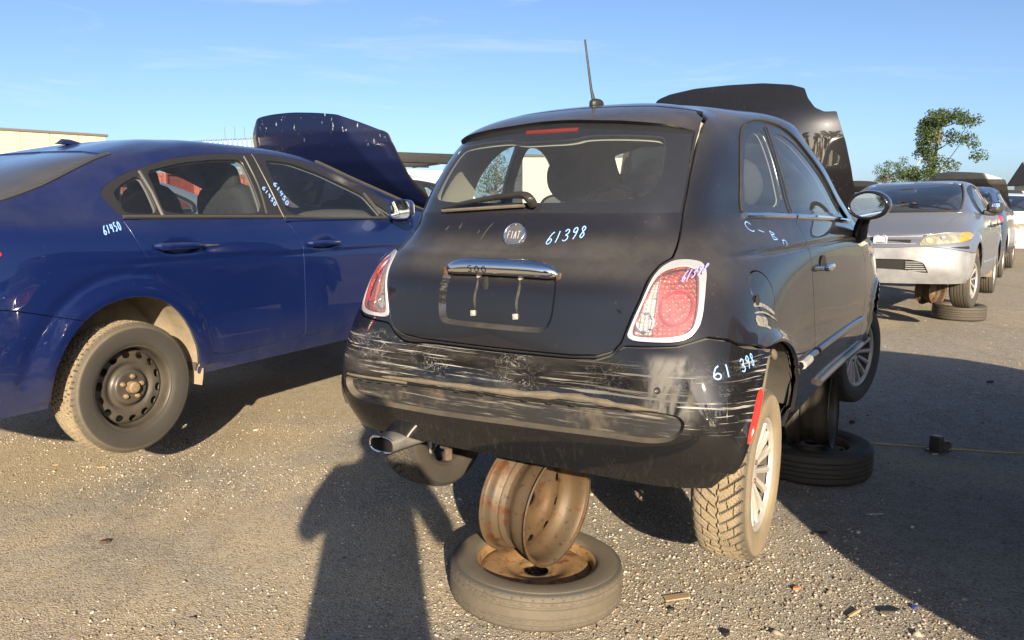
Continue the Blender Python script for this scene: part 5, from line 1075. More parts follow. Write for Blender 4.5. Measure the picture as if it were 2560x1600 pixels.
# the grey saloon facing the camera on the right
GPOS, GROT = (6.155, 11.329, .194), (R(1.296), R(.93), R(-216.262))
M_GREY = paint('grey_paint', (.19, .21, .26), .5, .42, dust=.02, coatr=.12, topdust=.04, coat=1.)
M_GBUMP = mat('worn_white_bumper', (.25, .26, .28), .45, .2, var=.35, vscale=3.5, dust=.12)
def build_grey():
    T = empty('grey_sedan', GPOS, GROT); tag(T, 'faded grey four-door sedan facing the camera with cracked pale front bumper', 'car')
    B = build_sedan(T, M_GREY, 9, 10, 'closed', 'turned', bumper_m=M_GBUMP, mirror_m=M_PLASTG, handle_m=M_PLAST)
    # bright grille bar with badge, slots
    g = empty('grille'); g.parent = T
    def on(x, z, o): a, b = snap(B, (x, 6, z), (0, -1, 0)); return a + b * o
    mk('grille_chrome', tube([on(x, .812 + .010 * (x / .4) ** 2, .004) for x in np.linspace(-.40, .42, 17)], .020, 8, flat=.6), M_BEZEL, g); mk('grille_chrome', tube([on(x, .738, .004) for x in np.linspace(-.35, .37, 17)], .011, 8, flat=.6), M_BEZEL, g)
    for x0, x1 in ((-.30, -.06), (.06, .31)): mk('grille_slot', xf(box(((x0 + x1) / 2, 0, .768), (x1 - x0, .05, .035), .006), (0, on((x0 + x1) / 2, .768, .0)[1] - .020, 0)), M_DARK, g)
    c = on(.0, .775, .012); mk('badge_ring', tube([c + np.array((.062 * np.sign(math.cos(a)) * abs(math.cos(a)) ** .45, .004, .044 * np.sign(math.sin(a)) * abs(math.sin(a)) ** .45)) for a in np.linspace(0, 2 * math.pi, 41)], .011, 8, False), M_BEZEL, g)
    mk('badge_plate', box(c + np.array((0, -.006, 0)), (.115, .02, .08), .01), mat('badge_white', (.62, .61, .56), .5), g)
    for k, (p0, p1, bl) in enumerate((((.52, 1.10), (-.16, 1.185), (-.02, 1.2)), ((-.62, 1.095), (-.05, 1.20), (.10, 1.212)))):
        w = empty('wiper'); w.parent = T; P = [on(x, z, .02) for x, z in np.linspace(p0, p1, 8)]; mk('wiper_arm', tube(P, np.linspace(.012, .006, 8), 6), M_PLAST, w); P = [on(x, z, .012) for x, z in np.linspace((p0[0] * .35 + p1[0] * .65, p1[1] - .03), (p1[0] - .2 * (1 if k == 0 else -1) * .2, p1[1] + .008), 6)]; mk('wiper_blade', tube(P, .008, 6), M_SEAL, w)
    mk('cowl', tube([on(x, 1.098, .004) for x in np.linspace(-.66, .66, 21)], .022, 8, flat=.7), M_PLAST, T)
    mk('cabin_mirror', sell((0, 2.05, 1.37), (.11, .02, .032), .5, .5, 10), M_PLAST, T)
    # torn seam above the bumper at the left corner, side moulding, number on the mirror
    P = [on(x, z, -.012) for x, z in catmull([(-.50, .722), (-.62, .71), (-.74, .70), (-.82, .70)], 4)]; mk('torn_seam', tube(P, np.interp(np.linspace(0, 1, len(P)), [0, 1], [.006, .022]), 6), M_DARK, T)
    for s in (1, -1): mk('side_moulding', tube([(lambda q: q[0] + q[1] * .002)(snap(B, (1.2 * s, y, .515), (-s, 0, 0))) for y in np.linspace(.42, 2.28, 14)], .020, 6, flat=.5), M_GREY, T)
    ms = [o for o in T.children if o.name.startswith('front_door')]; 
    b2 = bvh(xf(sell((0, 0, 0), (.108, .075, .08), 1, 1, 16), (-.955, 2.04, 1.150))); mk('number_marking', write(b2, '61396', (-.92, 4, 1.165), (-1.00, 4, 1.165), (0, 0, 1), (0, -1, 0), .034, .006, .004), M_MARK, T)
    return T
grey_car = build_grey()
# ---------------------------------------------------------------- wheels and tyres stacked as stands
M_TYREL = tyre_mat('greyed_old_tyre', .30, .30, .314, (.045, .043, .040), True); M_TYREK = tyre_mat('black_old_tyre', .08, .06, .31, (.02, .02, .02), True)
M_TYREM = tyre_mat('brown_old_tyre', .16, .14, .31, (.03, .029, .027), True)
def lying_tyre(name, loc, R_, W, rr, pat, tm, rm, label, tilt=(0, 0, 0), disc='dish', hi=True, depth=.006):
    """a mounted wheel lying flat, outer face up"""
    T = empty(name, loc, tilt); tag(T, label, 'tyre', 'wheels lying flat as stands'); up = euler(0, R(-90), 0)
    lift = W / 2
    mk('tyre', xf(tyre(R_, W, rr, pat, 300 if hi else 120, 44 if hi else 20, depth), (0, 0, lift), up), tm, T, angle=32)
    mk('rim', xf(barrel(rr - .002, W * .84, .005), (0, 0, lift), up), rm, T, angle=35)
    if disc == 'dish': mk('wheel_disc', xf(lathe(catmull([(.045, .030), (.06, .034), (.085, .036), (.12, .050), (.15, .054), (rr - .02, .044), (rr - .012, .0)], 5), 60), (0, 0, lift - .02), up), rm, T, angle=40)
    else: mk('wheel_disc', xf(steel_disc(rr - .008, 12, .148, .0165, .025), (0, 0, lift), up), rm, T, angle=40)
    return T
def standing_rim(name, loc, rr, W, m, label, az, lean=0., spin=0., holes=9):
    T = empty(name, loc); T.rotation_mode = 'QUATERNION'
    T.rotation_quaternion = (euler(0, 0, R(az)) @ euler(R(0), R(lean), 0) @ euler(R(spin), 0, 0)).to_quaternion()
    tag(T, label, 'wheel rim', 'bare rims standing on edge under cars')
    mk('rim_barrel', barrel(rr - .010, W, .004, .034), m, T, angle=35)
    prof = catmull([(.030, -.028), (.06, -.030), (.085, -.022), (.105, -.006), (.13, .0), (.15, -.004), (rr - .045, -.018), (rr - .030, -.030)], 4); M = lathe(prof, 150); V = M[0]; r = np.hypot(V[:, 1], V[:, 2]); k = 2 * math.pi / holes; th = np.arctan2(V[:, 2], V[:, 1]); dth = (th + k / 2) % k - k / 2
    _, M = split(M, np.hypot(r - .142, dth * r / 1.2) - .0145); mk('wheel_disc', join([M, (M[0] - [.004, 0, 0], None, M[2][:, ::-1])]), m, T, angle=40)
    return T
lying_tyre('worn_tyre', (.085, 2.635, 0), .314, .140, .220, pat_worn, M_TYREL, M_RUSTPALE, 'cracked grey tyre on a pale rusty rim, lying flat under the black hatchback\'s bumper', (0, R(2.5), .6))
standing_rim('rusty_rim', (.090, 2.68, .328), .214, .20, M_RUSTRIM, 'brown rusty bare rim standing on edge under the black hatchback\'s bumper', -37, 4, 62)
lying_tyre('worn_tyre', (1.61, 3.99, 0), .31, .165, .208, pat_ribs, M_TYREK, M_STEELRUST, 'black tyre on a steel wheel with round holes, lying flat under the hatchback\'s sill', (0, 0, 1.1), 'holes', depth=.006)
standing_rim('rusty_rim', (1.585, 3.93, .345), .205, .21, mat('blackened_steel', (.03, .028, .026), .5, .4, var=.4, dust=.12), 'blackened bare rim standing on edge under the hatchback\'s sill', -30, -3, 20)
lying_tyre('worn_tyre', (5.74, 9.76, 0), .31, .19, .196, pat_ribs, M_TYREM, M_STEELRUST, 'brownish worn tyre lying flat under the grey sedan\'s front wheel', (0, 0, .3), 'holes', False)
standing_rim('rusty_rim', (5.52, 10.05, .34), .20, .20, M_RUSTRIM, 'rusty bare rim standing behind the tyre under the grey sedan', -60, 0, 20)
lying_tyre('worn_tyre', (-2.85, 5.45, 0), .31, .19, .196, pat_ribs, M_TYREK, M_STEELRUST, 'black tyre lying flat in the shade under the blue sedan', (0, 0, .3), 'holes', False)
standing_rim('rusty_rim', (-2.85, 5.45, .355), .20, .20, M_STEELRUST, 'dark bare rim standing on edge in the shade under the blue sedan', -28, 0, 20)

# ---------------------------------------------------------------- scraps on the ground, the string
def scrap(name, x, y, w, l, h, m, label, cat, rz=0., bent=.0, shape=None):
    if shape == 'shard': pts = chaikin([(-.5, -.3), (.1, -.5), (.5, -.1), (.35, .4), (-.2, .5), (-.45, .15)], 0)
    else: pts = [(-.5, -.5), (.5, -.46), (.48, .5), (-.46, .47)]
    w *= .7; l *= .7
    M = prism([(a * w, b * l) for a, b in pts], h, 2); V = M[0]; V[:, 2] += bent * np.abs(V[:, 0] / w) * w
    o = mk(name, M, m, angle=30); o.location = (x, y, float(ground_z(np.array([x]), np.array([y]))[0]) + .003); o.rotation_euler = (R(random.uniform(-5, 5)), R(random.uniform(-5, 5)), rz)
    return tag(o, label, cat)
c_card = mat('cardboard', (.30, .22, .13), .9, var=.2); c_pale = mat('pale_plastic', (.42, .40, .37), .6, var=.2); c_blk = mat('black_scrap', (.015, .015, .016), .6); c_terra = mat('terracotta', (.42, .15, .07), .8); c_bl = mat('blue_scrap', (.03, .06, .25), .5); c_wood = mat('splinter', (.34, .25, .14), .9, var=.3); c_leaf = mat('dark_scrap', (.06, .04, .025), .8)
for a in (
    ('cardboard_scrap', 0.586, 2.570, 0.13, 0.055, 0.004, c_card, 'flat tan cardboard scrap on the sunlit gravel below the muddy tyre', 'scrap', 0.15, .03, ''),
    ('shard', 1.044, 2.640, 0.045, 0.02, 0.008, c_terra, 'small terracotta shard on the gravel right of the muddy tyre', 'shard', 0.1, .03, 'shard'),
    ('plastic_strip', 1.672, 3.358, 0.09, 0.014, 0.004, c_pale, 'pale plastic strip in the shade right of the muddy tyre', 'scrap', 0.05, .03, ''),
    ('plastic_piece', 1.757, 3.201, 0.032, 0.018, 0.01, c_pale, 'oval pale plastic piece in the shade at the right', 'scrap', 0.3, .03, 'shard'),
    ('black_rag', 1.307, 2.487, 0.11, 0.05, 0.006, c_blk, 'flat black rag in the shade at lower right', 'rag', 0.1, .03, 'shard'),
    ('blue_scrap', 1.407, 2.509, 0.035, 0.025, 0.006, c_bl, 'small blue scrap beside the black rag', 'scrap', 0.7, .03, 'shard'),
    ('black_shard', 0.702, 2.341, 0.05, 0.03, 0.01, c_blk, 'curled black shard at the bottom edge below the muddy tyre', 'shard', 0.9, .03, 'shard'),
    ('black_shard', 0.552, 2.487, 0.035, 0.016, 0.008, c_blk, 'tiny black shard beside the tan cardboard scrap', 'shard', 0.3, .03, 'shard'),
    ('dry_leaf', -1.704, 3.042, 0.055, 0.03, 0.012, c_leaf, 'curled dark leaf scrap on the sunlit ground at left', 'leaf', 0.5, .03, 'shard'),
    ('splinter', -2.217, 3.987, 0.06, 0.01, 0.004, c_wood, "short wood splinter below the blue sedan's wheel", 'splinter', 0.2, .03, ''),
    ('splinter', -2.493, 4.033, 0.05, 0.008, 0.004, c_wood, 'thin pale splinter left of the other one', 'splinter', -0.1, .03, ''),
    ('pale_scrap', -1.615, 4.684, 0.05, 0.025, 0.006, c_pale, 'torn pale scrap on the dirt between the two near cars', 'scrap', 0.4, .03, 'shard'),
    ('black_clip', 3.851, 6.038, 0.09, 0.03, 0.018, c_blk, 'oval black clip lying in the shade at the right', 'clip', 0.1, .03, 'shard'),
    ('pale_flake', 3.534, 5.672, 0.07, 0.03, 0.004, c_pale, 'flat pale flake in the shade near the oval black clip', 'flake', 0.4, .03, 'shard'),
    ('hub_nut', 2.225, 4.867, 0.05, 0.05, 0.02, c_blk, 'round dark nut in the shade under the string', 'nut', 0.1, .03, 'shard'),
    ('pale_flake', 3.441, 5.911, 0.05, 0.014, 0.004, c_pale, 'small pale flake in the shade left of the other flake', 'flake', 0.2, .03, ''),
    ('pale_flake', 1.495, 3.147, 0.03, 0.02, 0.01, c_pale, 'small pale flake in the shade beside the muddy tyre', 'flake', 0.2, .03, 'shard'),
    ('wood_stick', 1.175, 2.461, 0.1, 0.012, 0.008, c_wood, 'short stick at the edge of the shade at lower right', 'stick', 0.6, .03, ''),
    ('dark_scrap', 1.326, 3.134, 0.1, 0.03, 0.006, c_leaf, 'flat dark scrap in the shade right behind the muddy tyre', 'scrap', 0.2, .03, 'shard'),
    ('plastic_strip', 2.424, 4.227, 0.08, 0.012, 0.006, c_pale, 'thin white plastic strip in the shade right of the lying black tyre', 'scrap', 0.3, .03, ''),
): scrap(*a)
P = np.array([(1.35, 4.62), (1.75, 4.58), (2.3, 4.40), (2.75, 4.28), (3.3, 4.12), (3.9, 3.98)]); P = catmull(P, 8); zz = ground_z(P[:, 0], P[:, 1]) + .004
tag(mk('string', tube(np.concatenate([P, zz[:, None]], 1), .0042, 6), mat('string', (.45, .36, .16), .8)), 'thin yellowish string stretched across the shaded ground', 'string')
T = empty('metal_bracket', (2.47, 3.94 + .35, 0), (0, 0, .5)); tag(T, 'small dark metal bracket standing on the shaded ground near the string', 'bracket')
mk('bracket_plate', box((0, 0, .005), (.12, .09, .008), .002), M_STEELBLK, T); mk('bracket_arm', box((-.02, 0, .05), (.05, .06, .085), .006), M_STEELBLK, T); mk('bracket_tube', tube([(.02, -.04, .035), (.05, .04, .035)], .028, 12), M_STEELBLK, T)

# ---------------------------------------------------------------- the other cars of the yard
def build_suv(T, pm, sc=(1.10, 1.22, 1.17), rack=False, mu=4, mv=5, hood=False):
    s3 = np.array(sc); M0 = shell(FIAT, mu, mv, None, sc); body = M0; side = lambda V: np.abs(V[:, 0]) > .42
    A = lambda poly, i, j: np.asarray(poly) * [s3[i], s3[j]]
    cyl = lambda yc: np.array([(yc + .37 * math.cos(a), .34 + .40 * math.sin(a)) for a in np.linspace(0, 2 * math.pi, 28, endpoint=False)])
    for yc in (0, 2.30 * s3[1]): _, body = split(body, np.where(side(body[0]), poly_sd(body[0][:, 1], body[0][:, 2], cyl(yc)), 1.))
    win, body = split(body, np.where(side(body[0]), poly_sd(body[0][:, 1], body[0][:, 2], A(DLO_F, 1, 2)), 1.))
    back, body = split(body, np.where(body[0][:, 1] < .3, poly_sd(body[0][:, 0], body[0][:, 2], A(GLASS_F, 0, 2)), 1.))
    ws, body = split(body, np.where(body[0][:, 1] > 1.1, poly_sd(body[0][:, 0], body[0][:, 2], A(WS_F, 0, 2)), 1.))
    tl, body = split(body, np.where(body[0][:, 1] < -.15, poly_sd(np.abs(body[0][:, 0]), body[0][:, 2], A(TL_O, 0, 2)), 1.))
    mk('body', body, pm, T, rim=.02)
    for s in (1, -1):
        w, _ = split(win, -win[0][:, 0] * s); p, w = split(w, np.minimum(poly_sd(w[0][:, 1], w[0][:, 2], A(QG_F, 1, 2)), poly_sd(w[0][:, 1], w[0][:, 2], A(DG_F, 1, 2)))); mk('side_window', p, M_SGLASS2, T); mk('window_frame', w, M_SEAL2, T)
        q, _ = split(tl, -tl[0][:, 0] * s); mk('tail_lamp', q, M_RED, T)
    mk('rear_window', back, M_SGLASS2, T); mk('windshield', ws, M_WSCR, T)
    mk('floor_pan', box((0, 1.4, .32), (1.25, 3.6, .05)), M_UNDER, T); mk('seat_row', join([sell((x, 1.0 * s3[1], 1.05), (.24, .1, .38), .5, .5, 8) for x in (-.38, .38)][:1]), M_SEAT, T); mk('seat_row', sell((.38, 1.0 * s3[1], 1.05), (.24, .1, .38), .5, .5, 8), M_SEAT, T)
    mk('dashboard', sell((0, 1.62 * s3[1], 1.05), (.7, .25, .15), .5, .5, 8), M_TRIM, T)
    t0 = None
    for x, y, r_ in ((.72, 0, True), (-.72, 0, False), (.72, 2.3 * s3[1], True), (-.72, 2.3 * s3[1], False)):
        w = place_wheel('wheel', T, (x, y, .30), r_)
        if t0 is None: t0 = (mk('tyre', tyre(.33, .2, .21, pat_ribs, 72, 12), M_TYRED, w, angle=32), mk('rim', alloy_rim(.212, .18, 10), M_ALLOY, w, angle=35), mk('rim_barrel', barrel(.212, .18, .006, .022), M_BARREL, w, angle=35))
        else:
            for q in t0: c = q.copy(); COL.objects.link(c); c.parent = w
    if rack:
        for x in (-.52, .52): mk('roof_rail', tube(catmull([(x, .1, 1.66), (x * 1.03, .3, 1.73), (x * 1.05, 1.2, 1.75), (x * 1.0, 1.5, 1.68)], 5), .016, 8), M_PLAST, T)
    return T
def repaint(T, old, new):
    for o in [T] + list(T.children_recursive):
        if o.type == 'MESH':
            for sl in o.material_slots:
                if sl.material is old: sl.link = 'OBJECT'; sl.material = new
def yaw(d): return (0, 0, R(-d))
M_SILV = paint('silver_paint', (.42, .44, .46), .6, .4, dust=.08, coatr=.1, topdust=.15)
M_WHT = paint('white_paint', (.72, .72, .70), 0., .4, dust=.06, coatr=.08, topdust=.1); M_DKB = paint('dark_blue_paint', (.02, .035, .09), .3, .4, dust=.08, coatr=.06, topdust=.15); M_BLK = paint('black_paint', (.012, .012, .013), .1, .35, dust=.08, coatr=.05, topdust=.2); M_DGR = paint('dark_grey_paint', (.05, .055, .065), .4, .4, dust=.08, coatr=.06, topdust=.2)
far0 = empty('parked_sedan', (-4.15, 8.9, .22), yaw(208)); tag(far0, 'silver sedan seen through the blue sedan\'s rear door window', 'car', 'cars parked further back'); build_sedan(far0, M_SILV, 5, 6, 'closed', 'alloy', hi=False)
far1 = empty('parked_sedan', (7.55, 13.35, .25), yaw(36)); tag(far1, 'blue-grey sedan with raised black hood right behind the grey sedan', 'car', 'cars parked further back'); build_sedan(far1, M_DKB, 5, 6, 'open', 'alloy', hi=False, hoodm=M_BLK)
def again(src, loc, yw, label, new=None, old=None):
    c = copy_tree(src); c.location = loc; c.rotation_euler = yaw(yw); c['label'] = label
    if new: repaint(c, old, new)
    return c
again(far0, (-1.15, 9.9, .24), 208, 'white sedan whose roof shows through the blue sedan\'s front door window', M_WHT, M_SILV)
again(far1, (7.65, 17.9, .25), 36, 'black sedan with raised hood showing left of the grey sedan\'s roof', M_BLK, M_DKB)
again(far0, (12.7, 20.0, .24), 216, 'white sedan at the right edge of the picture behind the dark mirror', M_WHT, M_SILV)
again(far1, (17.0, 26.6, .25), 36, 'white sedan with raised hood furthest back at the right edge', M_WHT, M_DKB)
again(far0, (15.3, 23.8, .3), 216, 'dark blue sedan between the two white cars at the right edge', M_DKB, M_SILV)
suv0 = empty('parked_suv', (-2.75, 13.4, .30), yaw(30)); tag(suv0, 'dark grey wagon between the blue sedan\'s hood and the black hatchback', 'car', 'tall cars parked further back'); build_suv(suv0, M_DGR)
suv1 = empty('parked_suv', (11.2, 22.8, .30), yaw(36)); tag(suv1, 'dark wagon with roof rails rising behind the grey sedan\'s roof', 'car', 'tall cars parked further back'); build_suv(suv1, M_BLK, rack=True)
again(suv0, (-7.6, 8.4, .34), 28, 'black wagon whose roof just shows at the left edge above the blue sedan', M_BLK, M_DGR)
# the next car of the row, just right of the photographer: its shadow covers the ground at lower right
nxt = again(suv0, (2.70, 1.00, .22), 30, 'black wagon standing just right of the photographer, out of the picture', M_BLK, M_DGR); nxt.name = 'parked_suv'
again(far0, (5.4, -3.2, .22), 205, 'silver sedan standing behind the photographer, out of the picture'); again(far1, (-3.6, -4.4, .22), 30, 'blue-grey sedan standing behind the photographer, out of the picture')
again(suv1, (8.9, -1.2, .22), 32, 'black wagon standing far right of the photographer, out of the picture'); again(far0, (.9, -6.6, .22), 210, 'dark blue sedan standing well behind the photographer, out of the picture', M_DKB, M_SILV)

# white work van with a dark rack, behind the dark wagon
T = empty('work_van', (-2.9, 18.6, 0), yaw(62)); tag(T, 'white work van with dark rack on its roof behind the dark wagon', 'van')
vp = [(-2.2, .5), (-2.25, 1.2), (-2.15, 2.15), (-1.9, 2.32), (1.0, 2.30), (1.5, 2.05), (2.1, 1.35), (2.75, 1.15), (2.85, .5)]
mk('van_body', prism([(y, z) for y, z in vp], 1.8, 0, -.9, .05), M_WHT, T, angle=30)
for s in (1, -1): mk('van_window', prism([(.75, 1.45), (.8, 2.0), (1.35, 1.97), (1.85, 1.42)], .01, 0, s * .905), M_SGLASS2, T)
for y in (-1.5, 0, .9): mk('rack_bar', box((0, y, 2.46), (1.7, .06, .05), .01), M_PLAST, T)
for x in (-.8, .8): mk('rack_rail', box((x, -.4, 2.50), (.06, 3.4, .10), .01), M_PLAST, T)
mk('rack_board', box((.86, -.4, 2.58), (.03, 3.6, .22), .005), M_PLAST, T)
for x in (-.78, .78):
    for y in (-1.4, 1.9): w = place_wheel('wheel', T, (x, y, .33), x > 0); mk('tyre', tyre(.33, .2, .2, pat_ribs, 48, 8), M_TYRED, w); mk('rim', barrel(.2, .18), M_ALLOY, w)

# ---------------------------------------------------------------- buildings, containers, mast rows
def wall_mat(name, c, sc=(1, 1, 1)):
    t = NT(name); co = t.coord(); n = t.noise(co, .35, 6, .6); v = t.noise(t.mapping(co, (1.2, 1.2, .05)), 1.5, 4, .6); x = t.mix(t.ramp(n, [(.3, 0.), (.7, 1.)]), tuple(q * .9 for q in c), c); x = t.mix(t.math('MULTIPLY', t.smooth(v, .5, .7), .2), x, tuple(q * .7 for q in c)); t.bsdf(Base_Color=x, Roughness=.85); return t.m
def shed(name, corner, d, L, D, H, m, label, panel=1.2, roof=.35, door=None):
    """a long flat-roofed shed: wall of panels with recessed joints, dark roof edge"""
    a = math.atan2(d[1], d[0]); T = empty(name, (*corner, 0), (0, 0, a)); tag(T, label, 'building')
    mk('core_wall', box((L / 2, D / 2, H / 2), (L - .1, D, H - .1)), m, T)
    M = None; n = int(L / panel)
    for i in range(n):
        if M is None: M = mk('wall_panel', box((0, 0, 0), (panel - .04, .08, H), .01, 1), m, T)
        else: o = M.copy(); COL.objects.link(o); o.parent = T; M2 = o
        (M if i == 0 else M2).location = (panel * (i + .5), -.02 if D > 0 else .02, H / 2)
    mk('roof_edge', box((L / 2, D / 2, H + roof * .15), (L + .3, abs(D) + .3, roof * .5), .03), M_ROOF, T)
    return T
M_ROOF = mat('roof_edge', (.11, .105, .10), .7); M_CREAM = wall_mat('cream_wall', (.62, .50, .30)); M_PALE = wall_mat('pale_wall', (.66, .62, .50))
shed('cream_warehouse', (-24.9, 48), (-.716, -.698), 30, -12, 5.85, M_CREAM, 'long cream flat-roofed warehouse beyond the blue sedan\'s roof', 1.5, .3)
shed('pale_warehouse', (.6, 46), (.997, .07), 18, 10, 4.5, M_PALE, 'pale long warehouse with dark roof edge seen through the hatchback\'s windows', 1.5, .3)
M_REDC = mat('container_red', (.30, .075, .05), .6, var=.25, vscale=2); M_GRYC = mat('container_grey', (.33, .35, .36), .6, var=.2, vscale=2)
def container(loc, yw, m, label, L=6.06, H=2.6, W=2.44):
    T = empty('shipping_container', loc, yaw(yw)); tag(T, label, 'container', 'shipping containers in a row')
    n = 42; x = np.linspace(-L / 2 + .1, L / 2 - .1, n * 4 + 1); k = np.arange(len(x)) % 4; dy = np.where((k == 1) | (k == 2), -.035, 0.)
    for s in (1, -1):
        V = np.concatenate([np.stack([x, np.full_like(x, s * W / 2) + s * dy, np.full_like(x, z)], 1) for z in (.12, H - .1)]); F = grid_tris(2, len(x)); mk('side_wall', (V, None, F if s < 0 else F[:, ::-1]), m, T, smooth=False)
    for sx in (1, -1): mk('end_wall', box((sx * (L / 2 - .08), 0, H / 2), (.05, W - .1, H - .2)), m, T)
    mk('roof', box((0, 0, H - .04), (L - .1, W - .06, .04)), m, T)
    for sx in (1, -1):
        for sy in (1, -1): mk('corner_post', box((sx * (L / 2 - .05), sy * (W / 2 - .05), H / 2), (.12, .12, H), .01), m, T)
    for sy in (1, -1):
        for z in (.08, H - .06): mk('rail', box((0, sy * (W / 2 - .03), z), (L - .24, .08, .13), .01), m, T)
    return T
container((-14.2, 27.2, 0), 8, M_REDC, 'rust-red shipping container seen through the blue sedan\'s windows'); container((-8.0, 28.1, 0), 8, M_REDC, 'rust-red shipping container right of the other red one'); container((-11, 32.5, 0), 8, M_GRYC, 'grey shipping container standing taller behind the red ones', H=3.1)
# a row of insulator posts on a roof frame
T = empty('insulator_frame', (-21.0, 52.0, 0), (0, 0, R(18))); tag(T, 'steel frame carrying a row of pale posts with dark tips beyond the blue sedan\'s roof', 'substation frame')
M_POST = mat('pale_post', (.62, .60, .55), .6); M_TIP = mat('dark_tip', (.08, .09, .09), .5); M_GALV = mat('galvanised', (.40, .40, .38), .5, .5)
mk('frame_beam', box((2.6, 0, 5.30), (5.6, .25, .18), .02), M_GALV, T); mk('frame_beam', box((2.6, 1.2, 5.15), (5.6, .25, .18), .02), M_GALV, T)
for x in (-.1, 1.8, 3.7, 5.3): mk('frame_leg', box((x, .6, 2.6), (.2, .2, 5.2)), M_GALV, T)
for i in range(15):
    x = .0 + i * .31; z = 5.40 + .036 * i * .6
    q = mk('post', tube([(x, 0, 5.35), (x, 0, z + .45)], .07, 8), M_POST, T); mk('post_tip', join([tube([(x - .13, 0, z + .55), (x, 0, z + .46), (x + .11, 0, z + .58)], .035, 6)]), M_TIP, q)
    if i in (6, 8, 10, 12, 13, 14): mk('lightning_rod', tube([(x, 0, z + .5), (x, 0, z + 1.35)], .022, 5), M_TIP, q)
for i in range(3): x = 4.85 + i * .40; mk('lamp_head', sell((x, 0, 5.75 - i * .03), (.13, .12, .13), n=8), M_TIP, mk('post', tube([(x, 0, 5.3), (x, 0, 5.7)], .035, 6), M_GALV, T))
# gabled house at the far right, street lamp
T = empty('house', (48.5, 68, 0), (0, 0, R(-20))); tag(T, 'low house with brown gabled roof beyond the far right cars', 'house')
mk('wall', box((2, 0, 1.9), (10, 8, 3.8)), M_PALE, T); mk('roof', prism([(-4.6, 3.75), (0, 5.6), (4.6, 3.75), (4.4, 3.6), (-4.4, 3.6)], 11, 0, -3.5), mat('brown_roof', (.14, .095, .06), .8, var=.2), T)
T = empty('street_lamp', (34.0, 66, 0)); tag(T, 'thin pale street lamp between the two trees', 'street lamp'); mk('pole', tube(catmull([(0, 0, 0), (0, 0, 3.2), (.05, 0, 4.6), (.45, 0, 5.5), (.9, 0, 5.8)], 5), .06, 6), M_GALV, T); mk('lamp_head', box((1.05, 0, 5.82), (.5, .2, .1), .03), M_GALV, T)
far_fence = empty('yard_fence', (0, 60, 0)); tag(far_fence, 'low dark fence closing the yard far behind the cars', 'fence')
M_FENCE = mat('fence_slat', (.09, .10, .085), .8, var=.3)
fp = mk('fence_panel', box((0, 0, 1.0), (3.9, .06, 2.0)), M_FENCE, far_fence); fp.location = (-46, 0, 0)
for i in range(1, 34):
    o = fp.copy(); COL.objects.link(o); o.parent = far_fence; o.location = (-46 + 4 * i, .15 * math.sin(i), 0)

# ---------------------------------------------------------------- trees
def leaf_mat(name, a, b):
    t = NT(name); i = t.node('ShaderNodeNewGeometry').outputs['Random Per Island']; c = t.mix(i, a, b)
    p = t.node('ShaderNodeBsdfPrincipled', Roughness=.55); t.put(p.inputs['Base Color'], c); tr = t.node('ShaderNodeBsdfTranslucent'); t.put(tr.inputs[0], c); m = t.node('ShaderNodeMixShader'); m.inputs[0].default_value = .3; t.l.new(p.outputs[0], m.inputs[1]); t.l.new(tr.outputs[0], m.inputs[2]); t.l.new(m.outputs[0], t.out.inputs[0]); return t.m
M_LEAF = leaf_mat('poplar_leaf', (.035, .065, .018), (.085, .125, .035)); M_BARK = mat('bark', (.13, .10, .07), .9, var=.3)
def tree(loc, H, spread, seed, label, lean=.15, n=60, leaf=.17, group='trees beyond the yard', per=150, low=.16):
    r = np.random.default_rng(seed); T = empty('leafy_tree', loc); tag(T, label, 'tree', group)
    trunk = catmull([(0, 0, 0), (lean * .3, .05, H * .3), (lean * H * .25, 0, H * .62), (lean * H * .55, 0, H * .92)], 6); tr = mk('trunk', tube(trunk, np.linspace(.20, .03, len(trunk)) * H / 7.5, 8), M_BARK, T)
    Vs = []; limbs = []
    for i in range(n):
        t = low + (1 - low) * r.random() ** .85; base = trunk[int(t * .92 * (len(trunk) - 1))]; a = r.uniform(0, 2 * math.pi)
        L = spread * (1.12 - .78 * t) * r.uniform(.35, 1.05) * (1.25 if math.cos(a) > 0 else .85); tip = base + np.array((math.cos(a) * L + lean * L, math.sin(a) * L, L * r.uniform(.35, 1.1)))
        if i % 2 == 0: limbs.append(tube([base, (base + tip) / 2 + [0, 0, -.05 * L], tip], np.array([.045, .03, .012]) * H / 7.5, 5))
        cr = r.uniform(.28, .62) * H / 7.5; k = int(per * (cr / .45) ** 2)
        d = r.normal(0, 1, (k, 3)); d /= np.linalg.norm(d, axis=1, keepdims=True); c = tip + d * (cr * r.random((k, 1)) ** .45) * np.array([1.15, 1., .8])
        u = r.normal(0, 1, (k, 3)); u /= np.linalg.norm(u, axis=1, keepdims=True); v = np.cross(u, r.normal(0, 1, (k, 3))); v /= np.linalg.norm(v, axis=1, keepdims=True) + 1e-9; s = leaf * r.uniform(.6, 1.25, (k, 1)) * H / 7.5
        Vs.append(np.stack([c - u * s * .5, c + v * s * .32, c + u * s * .5, c - v * s * .32], 1))
    V = np.concatenate(Vs); m = len(V); F = (np.array([(0, 1, 2), (0, 2, 3)])[None] + (np.arange(m) * 4)[:, None, None]).reshape(-1, 3)
    mk('crown', (V.reshape(-1, 3), None, F), M_LEAF, T, smooth=False); mk('limbs', join(limbs), M_BARK, T)
    return T
tree((24.2, 45, 0), 7.7, 2.35, 3, 'tall loose poplar with wind-blown crown above the grey sedan', .10, 62, .13, per=170)
tree((28.8, 60, 0), 5.3, 2.2, 5, 'small rounded tree left of the tall poplar, above the raised hood', .08, 80, .15, low=.1)
tree((-.75, 34, 0), 4.0, 1.7, 9, 'small tree seen through the hatchback\'s rear and side windows', .05, 60, .16, low=.12)
